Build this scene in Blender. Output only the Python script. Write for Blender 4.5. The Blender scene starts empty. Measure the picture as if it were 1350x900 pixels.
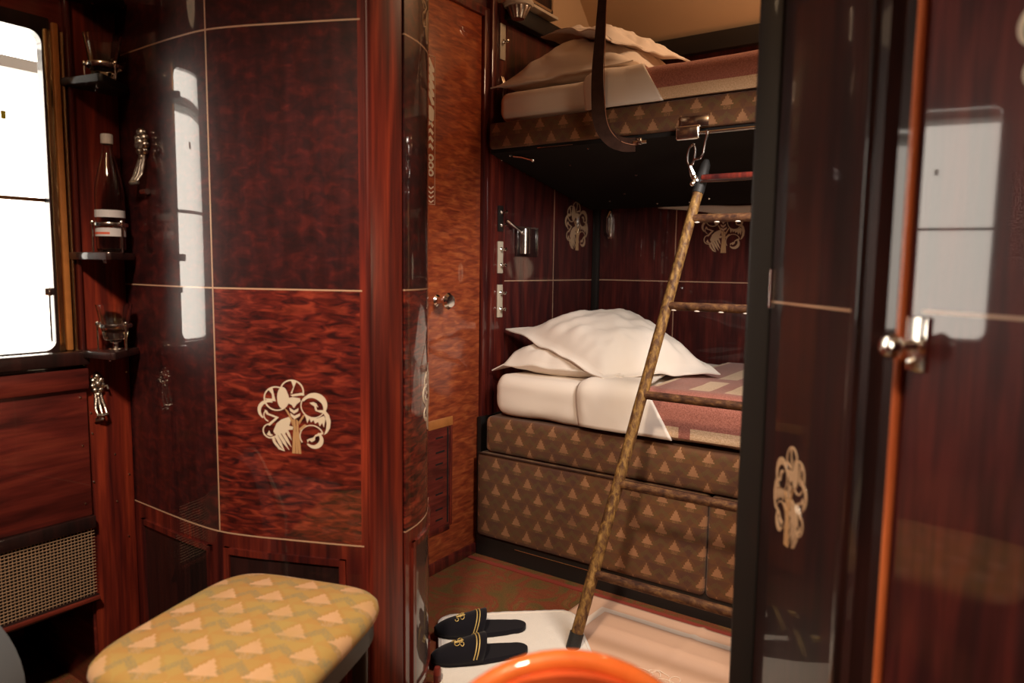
import bpy, bmesh, math, random
from mathutils import Vector, Matrix, noise
random.seed(7)
SC = bpy.context.scene
COL = SC.collection
PI = math.pi

# ------------------------------------------------------------------ materials
def new_mat(name):
    m = bpy.data.materials.new(name); m.use_nodes = True
    nt = m.node_tree; nt.nodes.clear()
    out = nt.nodes.new('ShaderNodeOutputMaterial')
    b = nt.nodes.new('ShaderNodeBsdfPrincipled')
    nt.links.new(b.outputs[0], out.inputs[0])
    return m, nt, b

def ramp(nt, stops, interp='LINEAR'):
    r = nt.nodes.new('ShaderNodeValToRGB'); cr = r.color_ramp; cr.interpolation = interp
    while len(cr.elements) < len(stops): cr.elements.new(.5)
    for e, (p, c) in zip(cr.elements, stops):
        e.position = p; e.color = (c[0], c[1], c[2], 1)
    return r

def mathn(nt, op, a, b=None, clamp=False):
    n = nt.nodes.new('ShaderNodeMath'); n.operation = op; n.use_clamp = clamp
    for i, v in enumerate((a, b)):
        if v is None: continue
        if isinstance(v, (int, float)): n.inputs[i].default_value = v
        else: nt.links.new(v, n.inputs[i])
    return n.outputs[0]

def mixc(nt, fac, a, b):
    n = nt.nodes.new('ShaderNodeMix'); n.data_type = 'RGBA'
    if isinstance(fac, (int, float)): n.inputs[0].default_value = fac
    else: nt.links.new(fac, n.inputs[0])
    for i, v in ((6, a), (7, b)):
        if isinstance(v, tuple): n.inputs[i].default_value = (v[0], v[1], v[2], 1)
        else: nt.links.new(v, n.inputs[i])
    return n.outputs[2]

def objco(nt, scale=(1, 1, 1), rot=(0, 0, 0)):
    tc = nt.nodes.new('ShaderNodeTexCoord'); mp = nt.nodes.new('ShaderNodeMapping')
    mp.inputs['Scale'].default_value = scale; mp.inputs['Rotation'].default_value = rot
    nt.links.new(tc.outputs['Object'], mp.inputs[0]); return mp.outputs[0]

def noisen(nt, vec, scale=1, detail=3, dist=0, rough=.5):
    n = nt.nodes.new('ShaderNodeTexNoise')
    n.inputs['Scale'].default_value = scale; n.inputs['Detail'].default_value = detail
    n.inputs['Distortion'].default_value = dist; n.inputs['Roughness'].default_value = rough
    nt.links.new(vec, n.inputs['Vector']); return n.outputs['Fac']

def wood(name, dark, mid, light, scale, dist=.6, grain=(70, 70, 4), gamt=.35, lo=.34, hi=.68, coat=1.0, crough=.035, rough=.42, rot=(0, 0, 0)):
    m, nt, b = new_mat(name)
    f = noisen(nt, objco(nt, scale, rot), 1, 4, dist)
    r = ramp(nt, [(lo, dark), ((lo+hi)/2, mid), (hi, light)]); nt.links.new(f, r.inputs[0])
    g = noisen(nt, objco(nt, grain, rot), 1, 3, .2)
    gr = ramp(nt, [(.35, (1-gamt,)*3), (.65, (1+gamt*.5,)*3)]); nt.links.new(g, gr.inputs[0])
    mx = nt.nodes.new('ShaderNodeMix'); mx.data_type = 'RGBA'; mx.blend_type = 'MULTIPLY'
    mx.inputs[0].default_value = 1
    nt.links.new(r.outputs[0], mx.inputs[6]); nt.links.new(gr.outputs[0], mx.inputs[7])
    nt.links.new(mx.outputs[2], b.inputs['Base Color'])
    b.inputs['Roughness'].default_value = rough
    b.inputs['Specular IOR Level'].default_value = .25
    b.inputs['Coat Weight'].default_value = coat
    b.inputs['Coat Roughness'].default_value = crough
    return m

def plain(name, col, rough=.6, metal=0, spec=.5, var=0, vscale=30, coat=0, bump=0, bscale=200, sheen=0):
    m, nt, b = new_mat(name)
    b.inputs['Base Color'].default_value = (*col, 1)
    b.inputs['Roughness'].default_value = rough; b.inputs['Metallic'].default_value = metal
    b.inputs['Specular IOR Level'].default_value = spec
    b.inputs['Coat Weight'].default_value = coat; b.inputs['Coat Roughness'].default_value = .05
    b.inputs['Sheen Weight'].default_value = sheen
    co = objco(nt)
    if var:
        f = noisen(nt, co, vscale, 4)
        r = ramp(nt, [(.3, tuple(c*(1-var) for c in col)), (.7, tuple(min(1, c*(1+var)) for c in col))])
        nt.links.new(f, r.inputs[0]); nt.links.new(r.outputs[0], b.inputs['Base Color'])
    if bump:
        f = noisen(nt, co, bscale, 3)
        bp = nt.nodes.new('ShaderNodeBump'); bp.inputs['Strength'].default_value = bump
        bp.inputs['Distance'].default_value = .002
        nt.links.new(f, bp.inputs['Height']); nt.links.new(bp.outputs[0], b.inputs['Normal'])
    return m

def motif_fabric(name, ground1, ground2, motif, accent, axes, cw, ch, rotz=0, rough=.85, mw=.34):
    """woven upholstery: staggered stepped palmettes on a mottled ground"""
    m, nt, b = new_mat(name)
    co = objco(nt, (1, 1, 1), (0, 0, rotz))
    s = nt.nodes.new('ShaderNodeSeparateXYZ'); nt.links.new(co, s.inputs[0])
    U = s.outputs[axes[0]]; V = s.outputs[axes[1]]
    # stepped coordinates (weave steps)
    st = cw/22
    Us = mathn(nt, 'MULTIPLY', mathn(nt, 'FLOOR', mathn(nt, 'DIVIDE', U, st)), st)
    Vs = mathn(nt, 'MULTIPLY', mathn(nt, 'FLOOR', mathn(nt, 'DIVIDE', V, st)), st)
    v = mathn(nt, 'DIVIDE', Vs, ch)
    row = mathn(nt, 'FLOOR', v)
    fv = mathn(nt, 'FRACT', v)
    par = mathn(nt, 'MULTIPLY', mathn(nt, 'FLOORED_MODULO', row, 2), .5)
    fu = mathn(nt, 'ABSOLUTE', mathn(nt, 'SUBTRACT', mathn(nt, 'FRACT', mathn(nt, 'ADD', mathn(nt, 'DIVIDE', Us, cw), par)), .5))
    w = mathn(nt, 'MULTIPLY', mathn(nt, 'SUBTRACT', .92, fv), mw)
    tri = mathn(nt, 'MULTIPLY', mathn(nt, 'LESS_THAN', fu, w), mathn(nt, 'GREATER_THAN', fv, .22))
        # bigger second palmette woven around it
    w2 = mathn(nt, 'MULTIPLY', mathn(nt, 'SUBTRACT', 1.12, fv), .45)
    tri2 = mathn(nt, 'LESS_THAN', fu, w2)
    n1 = noisen(nt, co, 9, 3)
    n2 = noisen(nt, co, 420, 2)
    stem = mathn(nt, 'MULTIPLY', mathn(nt, 'MULTIPLY', mathn(nt, 'LESS_THAN', fu, .13), mathn(nt, 'GREATER_THAN', n2, .52)), mathn(nt, 'LESS_THAN', fv, .22))
    g = mixc(nt, mathn(nt, 'ADD', mathn(nt, 'MULTIPLY', tri2, .28), mathn(nt, 'MULTIPLY', mathn(nt, 'SUBTRACT', n1, .32), 1.6), True), ground1, ground2)
    # accent speckle in a band
    band = mathn(nt, 'MULTIPLY', mathn(nt, 'LESS_THAN', mathn(nt, 'ABSOLUTE', mathn(nt, 'SUBTRACT', fv, mathn(nt, 'MULTIPLY', fu, 1.4))), .17), mathn(nt, 'GREATER_THAN', n2, .47))
    g = mixc(nt, mathn(nt, 'MULTIPLY', band, .7), g, accent)
    mot = mathn(nt, 'MULTIPLY', mathn(nt, 'MAXIMUM', tri, mathn(nt, 'MULTIPLY', stem, .7)), mathn(nt, 'ADD', -.10, mathn(nt, 'MULTIPLY', n1, 1.75), True), True)
    c = mixc(nt, mot, g, motif)
    nt.links.new(c, b.inputs['Base Color'])
    b.inputs['Roughness'].default_value = rough; b.inputs['Specular IOR Level'].default_value = .15
    b.inputs['Sheen Weight'].default_value = .15
    bp = nt.nodes.new('ShaderNodeBump'); bp.inputs['Strength'].default_value = .25; bp.inputs['Distance'].default_value = .001
    nt.links.new(n2, bp.inputs['Height']); nt.links.new(bp.outputs[0], b.inputs['Normal'])
    return m

def glass_mat(name, tint=(1, 1, 1), rough=0, ior=1.45):
    m, nt, b = new_mat(name)
    b.inputs['Base Color'].default_value = (*tint, 1)
    b.inputs['Transmission Weight'].default_value = 1
    b.inputs['Roughness'].default_value = rough; b.inputs['IOR'].default_value = ior
    return m

M = {}
M['quilt'] = wood('quilted mahogany', (.034, .007, .008), (.14, .017, .012), (.30, .046, .024), (19, 19, 78), .8, (14, 14, 40), .30, .34, .68)
M['flame'] = wood('flame mahogany', (.026, .009, .011), (.052, .011, .012), (.105, .016, .014), (30, 30, 48), .6, (46, 46, 9), .28, .34, .74)
M['stile'] = wood('straight mahogany', (.040, .008, .009), (.11, .016, .012), (.24, .034, .018), (30, 30, 2.2), .4, (150, 150, 5), .2, .34, .72)
M['redwood'] = wood('red varnished wood', (.06, .011, .010), (.145, .022, .017), (.22, .038, .024), (3, 3, 22), 1.0, (8, 8, 120), .2, .3, .7)
M['litbead'] = wood('warm-lit edge bead', (.50, .11, .035), (.62, .16, .05), (.72, .21, .07), (20, 20, 3), .3, (60, 60, 4), .1)  # its orange carries the warm light caught on the rounded door edge
M['poststile'] = wood('satin mahogany', (.060, .010, .010), (.17, .022, .014), (.36, .050, .022), (34, 34, 2.0), .4, (150, 150, 5), .2, .34, .72, coat=.12, crough=.2)
M['darkwood'] = wood('dark varnished wood', (.014, .009, .009), (.024, .010, .010), (.040, .013, .012), (26, 26, 3), .4, (120, 120, 5), .2, coat=.7)
M['wallwood'] = wood('panelled rosewood', (.040, .010, .011), (.078, .015, .014), (.13, .024, .019), (30, 30, 4), .4, (140, 140, 6), .25)
M['honey'] = wood('figured honey mahogany', (.22, .040, .018), (.36, .075, .026), (.52, .135, .042), (14, 14, 62), .6, (24, 24, 150), .16, .32, .70)
M['tanwood'] = plain('light wood edging', (.52, .20, .055), .4, coat=.6, var=.15)
M['chairwood'] = wood('orange bent wood', (.62, .10, .018), (.78, .145, .025), (.88, .20, .040), (6, 6, 6), .5, (20, 20, 20), .12)
M['chairpanel'] = wood('red brown chair panel', (.50, .07, .020), (.60, .09, .026), (.68, .12, .032), (6, 6, 6), .5, (20, 20, 20), .12)
M['black'] = plain('black lacquer', (.018, .015, .014), .5, spec=.3, coat=.08)
M['matteblack'] = plain('matte black board', (.011, .009, .008), .75, spec=.2)
M['inlay'] = plain('pale boxwood inlay', (.62, .40, .27), .35, coat=.8)
M['ivory'] = plain('ivory marquetry', (.86, .76, .62), .35, coat=.8)
M['ivorydim'] = plain('amber marquetry', (.62, .42, .26), .35, coat=.8)
M['trunk'] = plain('tan marquetry', (.60, .36, .18), .35, coat=.8)
M['chrome'] = plain('chrome', (.92, .88, .82), .17, 1)
M['pewter'] = plain('cast pewter', (.62, .56, .50), .28, 1, bump=.6, bscale=160)
M['brass'] = plain('brass', (.80, .52, .24), .25, 1)
M['plate'] = plain('ivory switch plate', (.62, .54, .42), .35)
M['gold'] = plain('gold thread', (.72, .52, .18), .5, .3)
M['beige'] = plain('beige ceiling paint', (.64, .46, .29), .7, spec=.2, var=.03, vscale=4)
M['linen'] = plain('white linen', (.86, .78, .70), .9, spec=.1, bump=.12, bscale=500, sheen=.1)
M['towel'] = plain('white terry', (.88, .83, .76), .95, spec=.05, bump=1, bscale=350, sheen=.2)
M['rug'] = plain('peach cotton', (.68, .44, .31), .9, spec=.1, bump=.3, bscale=400)
M['rugwhite'] = plain('pale woven stripe', (.72, .60, .50), .9, spec=.1)
M['rugline'] = plain('pale thread', (.84, .70, .56), .9, spec=.1)
M['velvet'] = plain('black velvet', (.010, .009, .013), .9, spec=.1, sheen=.12)
M['leather'] = plain('dark brown leather', (.040, .018, .012), .8, spec=.15, var=.3, vscale=40)
M['leatheredge'] = plain('raw leather edge', (.30, .12, .06), .6)
M['rubber'] = plain('black rubber', (.012, .011, .011), .6)
M['bluegrey'] = plain('blue grey velvet', (.13, .15, .18), .85, spec=.15, sheen=.3)
M['piping'] = plain('pale grey piping', (.78, .80, .70), .7)
M['white'] = plain('white plastic cap', (.75, .70, .66), .5)
M['label'] = plain('bottle label', (.70, .68, .72), .6)
M['red'] = plain('red print', (.75, .13, .07), .6)
M['yellow'] = plain('yellow sticker', (.85, .80, .08), .5)
M['glass'] = glass_mat('clear glass')
M['frost'] = plain('frosted shade', (.70, .62, .50), .4, spec=.5)
M['mesh'] = plain('grille wire', (.42, .27, .17), .5, .2)
M['greybeam'] = plain('grey canopy paint', (.14, .15, .14), .7)
M['panelgrey'] = wood('brown grey panel', (.06, .030, .024), (.075, .038, .030), (.09, .045, .034), (20, 20, 2), .3, (90, 90, 4), .15, rough=.5)
M['slot'] = plain('louvre slot', (.006, .004, .004), .8)
M['ladder'] = None

def ladder_mat():
    m, nt, b = new_mat('mottled ladder covering')
    f = noisen(nt, objco(nt, (75, 75, 34)), 1, 5, .4, .65)
    r = ramp(nt, [(.30, (.045, .020, .010)), (.44, (.11, .050, .020)), (.56, (.23, .125, .035)), (.72, (.42, .24, .085))])
    nt.links.new(f, r.inputs[0]); nt.links.new(r.outputs[0], b.inputs['Base Color'])
    b.inputs['Roughness'].default_value = .6; b.inputs['Specular IOR Level'].default_value = .3
    return m
M['ladder'] = ladder_mat()
def ladder_rung_mat():
    m, nt, b = new_mat('brown rung covering')
    f = noisen(nt, objco(nt, (34, 60, 60)), 1, 5, .4, .65)
    r = ramp(nt, [(.34, (.035, .014, .009)), (.5, (.085, .036, .017)), (.68, (.19, .095, .036))])
    nt.links.new(f, r.inputs[0]); nt.links.new(r.outputs[0], b.inputs['Base Color'])
    b.inputs['Roughness'].default_value = .7; b.inputs['Specular IOR Level'].default_value = .2
    return m
M['rung'] = ladder_rung_mat()

def carpet_mat():
    m, nt, b = new_mat('patterned carpet')
    co = objco(nt)
    f = noisen(nt, co, 8, 3, 2.2)
    r = ramp(nt, [(.30, (.14, .095, .035)), (.42, (.18, .095, .035)), (.50, (.22, .068, .032)), (.58, (.25, .070, .034)), (.66, (.18, .10, .036)), (.76, (.27, .12, .05))])
    nt.links.new(f, r.inputs[0])
    f2 = noisen(nt, co, 300, 2)
    r2 = ramp(nt, [(.3, (.55,)*3), (.7, (1.2,)*3)]); nt.links.new(f2, r2.inputs[0])
    mx = nt.nodes.new('ShaderNodeMix'); mx.data_type = 'RGBA'; mx.blend_type = 'MULTIPLY'; mx.inputs[0].default_value = 1
    nt.links.new(r.outputs[0], mx.inputs[6]); nt.links.new(r2.outputs[0], mx.inputs[7])
    nt.links.new(mx.outputs[2], b.inputs['Base Color'])
    b.inputs['Roughness'].default_value = .95; b.inputs['Specular IOR Level'].default_value = .05
    bp = nt.nodes.new('ShaderNodeBump'); bp.inputs['Strength'].default_value = .6; bp.inputs['Distance'].default_value = .003
    nt.links.new(f2, bp.inputs['Height']); nt.links.new(bp.outputs[0], b.inputs['Normal'])
    return m
M['carpet'] = carpet_mat()
M['carpetedge'] = plain('red carpet border', (.26, .05, .035), .95, spec=.05)

def blanket_mat(name):
    """pink wool with cream bands: u = metres along the bed, v = metres up from the hem"""
    m, nt, b = new_mat(name)
    uv = nt.nodes.new('ShaderNodeUVMap'); s = nt.nodes.new('ShaderNodeSeparateXYZ')
    nt.links.new(uv.outputs[0], s.inputs[0]); u, v = s.outputs[0], s.outputs[1]
    def band(x, a, bb):
        return mathn(nt, 'MULTIPLY', mathn(nt, 'GREATER_THAN', x, a), mathn(nt, 'LESS_THAN', x, bb))
    cream = band(v, -1, .038)
    cream = mathn(nt, 'MULTIPLY', cream, mathn(nt, 'SUBTRACT', 1, band(u, .13, .17)))
    topz = mathn(nt, 'GREATER_THAN', v, .20)
    pinks = mathn(nt, 'MAXIMUM', mathn(nt, 'MAXIMUM', band(u, .02, .13), band(u, .20, .25)), mathn(nt, 'MAXIMUM', band(u, .34, .40), band(v, .42, .50)))
    cream = mathn(nt, 'MAXIMUM', cream, mathn(nt, 'MULTIPLY', topz, mathn(nt, 'SUBTRACT', 1, pinks)))
    fz = noisen(nt, objco(nt), 260, 3)
    pk = ramp(nt, [(.3, (.27, .095, .070)), (.7, (.48, .19, .145))]); nt.links.new(fz, pk.inputs[0])
    cr = ramp(nt, [(.3, (.58, .38, .22)), (.7, (.78, .56, .38))]); nt.links.new(fz, cr.inputs[0])
    c = mixc(nt, cream, pk.outputs[0], cr.outputs[0])
    nt.links.new(c, b.inputs['Base Color'])
    b.inputs['Roughness'].default_value = .95; b.inputs['Specular IOR Level'].default_value = .05
    b.inputs['Sheen Weight'].default_value = .3
    bp = nt.nodes.new('ShaderNodeBump'); bp.inputs['Strength'].default_value = .5; bp.inputs['Distance'].default_value = .003
    nt.links.new(fz, bp.inputs['Height']); nt.links.new(bp.outputs[0], b.inputs['Normal'])
    return m
M['blanket'] = blanket_mat('striped wool blanket')
M['berthfab'] = motif_fabric('brown berth upholstery', (.095, .042, .028), (.17, .075, .026), (.36, .18, .09), (.12, .08, .03), (0, 2), .098, .052, mw=.30)
STOOL_ROT = math.radians(18)
M['stoolfab'] = motif_fabric('golden stool upholstery', (.52, .37, .12), (.54, .27, .08), (.76, .48, .28), (.30, .27, .16), (0, 1), .100, .066, rotz=-math.radians(29), mw=.42)

def pane_mat():
    m = bpy.data.materials.new('window pane'); m.use_nodes = True; nt = m.node_tree; nt.nodes.clear()
    out = nt.nodes.new('ShaderNodeOutputMaterial'); mx = nt.nodes.new('ShaderNodeMixShader')
    t = nt.nodes.new('ShaderNodeBsdfTransparent'); g = nt.nodes.new('ShaderNodeBsdfGlossy'); g.inputs['Roughness'].default_value = 0
    fr = nt.nodes.new('ShaderNodeFresnel'); fr.inputs[0].default_value = 1.45
    nt.links.new(fr.outputs[0], mx.inputs[0]); nt.links.new(t.outputs[0], mx.inputs[1]); nt.links.new(g.outputs[0], mx.inputs[2])
    nt.links.new(mx.outputs[0], out.inputs[0]); return m
M['pane'] = pane_mat()

# ------------------------------------------------------------------ mesh helpers (all take world coordinates)
class MB:
    def __init__(s): s.bm = bmesh.new(); s.uv = None
    def box(s, x0, x1, y0, y1, z0, z1, rot=0, piv=None, bev=0, seg=2):
        r = bmesh.ops.create_cube(s.bm, size=1)
        vs = r['verts']
        c = Vector(((x0+x1)/2, (y0+y1)/2, (z0+z1)/2))
        for v in vs:
            v.co = Vector((v.co.x*(x1-x0), v.co.y*(y1-y0), v.co.z*(z1-z0))) + c
        if bev:
            es = list({e for v in vs for e in v.link_edges})
            rr = bmesh.ops.bevel(s.bm, geom=es, offset=bev, segments=seg, affect='EDGES', profile=.5)
            vs = list({v for f in rr['faces'] for v in f.verts} | {v for v in vs if v.is_valid})
        if rot:
            p = Vector(piv) if piv else c
            Mx = Matrix.Rotation(rot, 3, 'Z')
            for v in vs: v.co = Mx @ (v.co-p) + p
        return s
    def slab(s, p, q, z0, z1, th, u0=0, u1=None, off=0, bev=0):
        """upright board from p to q (xy); front face lies off in front of the line, th goes behind; front = right of p->q"""
        p = Vector(p); q = Vector(q); d = (q-p); L = d.length; d.normalize(); n = Vector((d.y, -d.x))
        if u1 is None: u1 = L
        pts = [p+d*u0+n*off, p+d*u1+n*off, p+d*u1+n*(off-th), p+d*u0+n*(off-th)]
        return s.prism([(a.x, a.y) for a in pts], z0, z1, bev)
    def prism(s, pts, z0, z1, bev=0):
        lo = [s.bm.verts.new((x, y, z0)) for x, y in pts]; hi = [s.bm.verts.new((x, y, z1)) for x, y in pts]
        n = len(pts); fs = [s.bm.faces.new(lo[::-1]), s.bm.faces.new(hi)]
        for i in range(n): fs.append(s.bm.faces.new((lo[i], lo[(i+1) % n], hi[(i+1) % n], hi[i])))
        if bev:
            es = list({e for f in fs for e in f.edges})
            bmesh.ops.bevel(s.bm, geom=es, offset=bev, segments=2, affect='EDGES', profile=.5)
        return s
    def prismx(s, pts, x0, x1):
        lo = [s.bm.verts.new((x0, y, z)) for y, z in pts]; hi = [s.bm.verts.new((x1, y, z)) for y, z in pts]
        n = len(pts); s.bm.faces.new(lo); s.bm.faces.new(hi[::-1])
        for i in range(n): s.bm.faces.new((lo[(i+1) % n], lo[i], hi[i], hi[(i+1) % n]))
        return s
    def tube(s, pts, r, seg=10, cap=True, closed=False, flat=1.0):
        pts = [Vector(p) for p in pts]; n = len(pts); rings = []
        rs = r if isinstance(r, (list, tuple)) else [r]*n
        ref = None
        for i in range(n):
            a = pts[(i-1) % n] if (closed or i) else pts[i]; b = pts[(i+1) % n] if (closed or i < n-1) else pts[i]
            t = (b-a).normalized()
            if ref is None:
                ref = Vector((0, 0, 1)) if abs(t.z) < .9 else Vector((1, 0, 0))
            x = ref - t*ref.dot(t)
            if x.length < 1e-4: x = t.orthogonal()
            x.normalize(); ref = x; y = t.cross(x)
            rings.append([s.bm.verts.new(pts[i] + (x*math.cos(2*PI*k/seg) + y*math.sin(2*PI*k/seg)*flat)*rs[i]) for k in range(seg)])
        m = n if closed else n-1
        for i in range(m):
            A, B = rings[i], rings[(i+1) % n]
            for k in range(seg): s.bm.faces.new((A[k], A[(k+1) % seg], B[(k+1) % seg], B[k]))
        if cap and not closed:
            s.bm.faces.new(rings[0][::-1]); s.bm.faces.new(rings[-1])
        return s
    def lathe(s, prof, c, axis='z', seg=28, adir=None, flute=0, nfl=12):
        """prof: list of (r, h) ; revolve about the axis through c"""
        if adir is None: adir = {'x': (1, 0, 0), 'y': (0, 1, 0), 'z': (0, 0, 1)}[axis]
        A = Vector(adir).normalized(); X = A.orthogonal().normalized(); Y = A.cross(X); c = Vector(c)
        rings = []
        for r, h in prof:
            if r < 1e-6: rings.append([s.bm.verts.new(c+A*h)])
            else: rings.append([s.bm.verts.new(c+A*h+(X*math.cos(2*PI*k/seg)+Y*math.sin(2*PI*k/seg))*r*(1+flute*math.cos(nfl*2*PI*k/seg))) for k in range(seg)])
        for a, b in zip(rings, rings[1:]):
            for k in range(seg):
                k2 = (k+1) % seg
                if len(a) == 1 and len(b) == 1: continue
                if len(a) == 1: s.bm.faces.new((a[0], b[k2], b[k]))
                elif len(b) == 1: s.bm.faces.new((a[k], a[k2], b[0]))
                else: s.bm.faces.new((a[k], a[k2], b[k2], b[k]))
        return s
    def ball(s, c, r, sc=(1, 1, 1)):
        res = bmesh.ops.create_uvsphere(s.bm, u_segments=14, v_segments=9, radius=r)
        for v in res['verts']: v.co = Vector((v.co.x*sc[0], v.co.y*sc[1], v.co.z*sc[2])) + Vector(c)
        return s
    def grid(s, fn, nu, nv, closed_u=False):
        g = [[s.bm.verts.new(fn(i/nu, j/nv)) for j in range(nv+1)] for i in range(nu+1)]
        for i in range(nu):
            for j in range(nv): s.bm.faces.new((g[i][j], g[i+1][j], g[i+1][j+1], g[i][j+1]))
        return s

# Near-cabin coordinates are scaled down uniformly about the camera's eye point.
EYE_SCALE, EYE_LIFT = .78, .253
NEAR = [False]
ZF = -EYE_LIFT/EYE_SCALE            # floor before the scaling
ZC = (2.62-EYE_LIFT)/EYE_SCALE      # ceiling before the scaling
def eye_scaled(v): return Vector((v[0]*EYE_SCALE, v[1]*EYE_SCALE, v[2]*EYE_SCALE+EYE_LIFT)) if NEAR[0] else Vector(v)

def worldloc(o):
    v = Vector(o.location); p = o.parent
    while p: v += p.location; p = p.parent
    return v

def obj(name, mb, mat, parent=None, smooth=35, solid=0, subsurf=0):
    bm = mb.bm
    if NEAR[0]:
        for v in bm.verts: v.co = eye_scaled(v.co)
    bmesh.ops.remove_doubles(bm, verts=bm.verts, dist=1e-6)
    bmesh.ops.recalc_face_normals(bm, faces=bm.faces)
    me = bpy.data.meshes.new(name)
    off = worldloc(parent) if parent else Vector()
    if not parent and bm.verts:
        xs = [v.co for v in bm.verts]
        off = Vector((sum(c.x for c in xs)/len(xs), sum(c.y for c in xs)/len(xs), min(c.z for c in xs)))
    for v in bm.verts: v.co -= off
    if smooth:
        for f in bm.faces: f.smooth = True
        ang = math.radians(smooth)
        for e in bm.edges:
            e.smooth = not (len(e.link_faces) == 2 and e.calc_face_angle(0) > ang)
    bm.to_mesh(me); bm.free()
    me.materials.append(mat)
    o = bpy.data.objects.new(name, me); COL.objects.link(o)
    if parent: o.parent = parent
    else: o.location = off
    if solid:
        md = o.modifiers.new('solid', 'SOLIDIFY'); md.thickness = solid; md.offset = 0
    if subsurf:
        md = o.modifiers.new('sub', 'SUBSURF'); md.levels = subsurf; md.render_levels = subsurf
    return o

def tag(o, label=None, cat=None, group=None, kind=None):
    if label: o['label'] = label
    if cat: o['category'] = cat
    if group: o['group'] = group
    if kind: o['kind'] = kind
    return o

def thing(name, loc, label, cat, group=None):
    o = bpy.data.objects.new(name, None); COL.objects.link(o); o.location = eye_scaled(loc)
    o.empty_display_size = .05
    return tag(o, label, cat, group)

def struct(name, mb, mat, label=None, parent=None, smooth=35):
    o = obj(name, mb, mat, parent, smooth)
    if not parent: tag(o, label, None, None, 'structure')
    return o

def copy_thing(root, loc, label, group=None):
    r = root.copy(); COL.objects.link(r); r.location = loc; r['label'] = label
    if group: r['group'] = group
    for ch in list(root.children):
        c = ch.copy(); COL.objects.link(c); c.parent = r
        for g in list(ch.children):
            d = g.copy(); COL.objects.link(d); d.parent = c
    return r

# ------------------------------------------------------------------ curved-front helper
class Path:
    def __init__(s, pts, n=12):
        P = [Vector(p) for p in pts]; out = []
        for i in range(len(P)-1):
            p0 = P[i-1] if i else P[0]*2-P[1]; p1 = P[i]; p2 = P[i+1]; p3 = P[i+2] if i+2 < len(P) else P[-1]*2-P[-2]
            for k in range(n):
                t = k/n
                out.append(.5*((2*p1)+(-p0+p2)*t+(2*p0-5*p1+4*p2-p3)*t*t+(-p0+3*p1-3*p2+p3)*t**3))
        out.append(P[-1]); s.p = out; s.s = [0]
        for a, b in zip(out, out[1:]): s.s.append(s.s[-1]+(b-a).length)
        s.L = s.s[-1]
    def at(s, x):
        x = max(0, min(s.L, x)); i = 0
        while i < len(s.s)-2 and s.s[i+1] < x: i += 1
        t = (x-s.s[i])/(s.s[i+1]-s.s[i]); p = s.p[i].lerp(s.p[i+1], t)
        a = s.p[max(0, i-1)]; b = s.p[min(len(s.p)-1, i+2)]; d = (b-a).normalized()
        return p, Vector((d.y, -d.x))
    def find(s, X):
        return min(range(len(s.p)), key=lambda i: abs(s.p[i].x-X)) and s.s[min(range(len(s.p)), key=lambda i: abs(s.p[i].x-X))]
    def pos(s, u, z, off):
        p, n = s.at(u); q = p+n*off; return Vector((q.x, q.y, z))
def band(path, s0, s1, z0, z1, off, th, mb=None, n=26):
    mb = mb or MB(); bm = mb.bm
    cols = []
    for i in range(n+1):
        u = s0+(s1-s0)*i/n
        cols.append([bm.verts.new(path.pos(u, z, o)) for z, o in ((z0, off), (z1, off), (z1, off-th), (z0, off-th))])
    for a, b in zip(cols, cols[1:]):
        for k in range(4): bm.faces.new((a[k], b[k], b[(k+1) % 4], a[(k+1) % 4]))
    bm.faces.new(cols[0]); bm.faces.new(cols[-1][::-1])
    return mb

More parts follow.
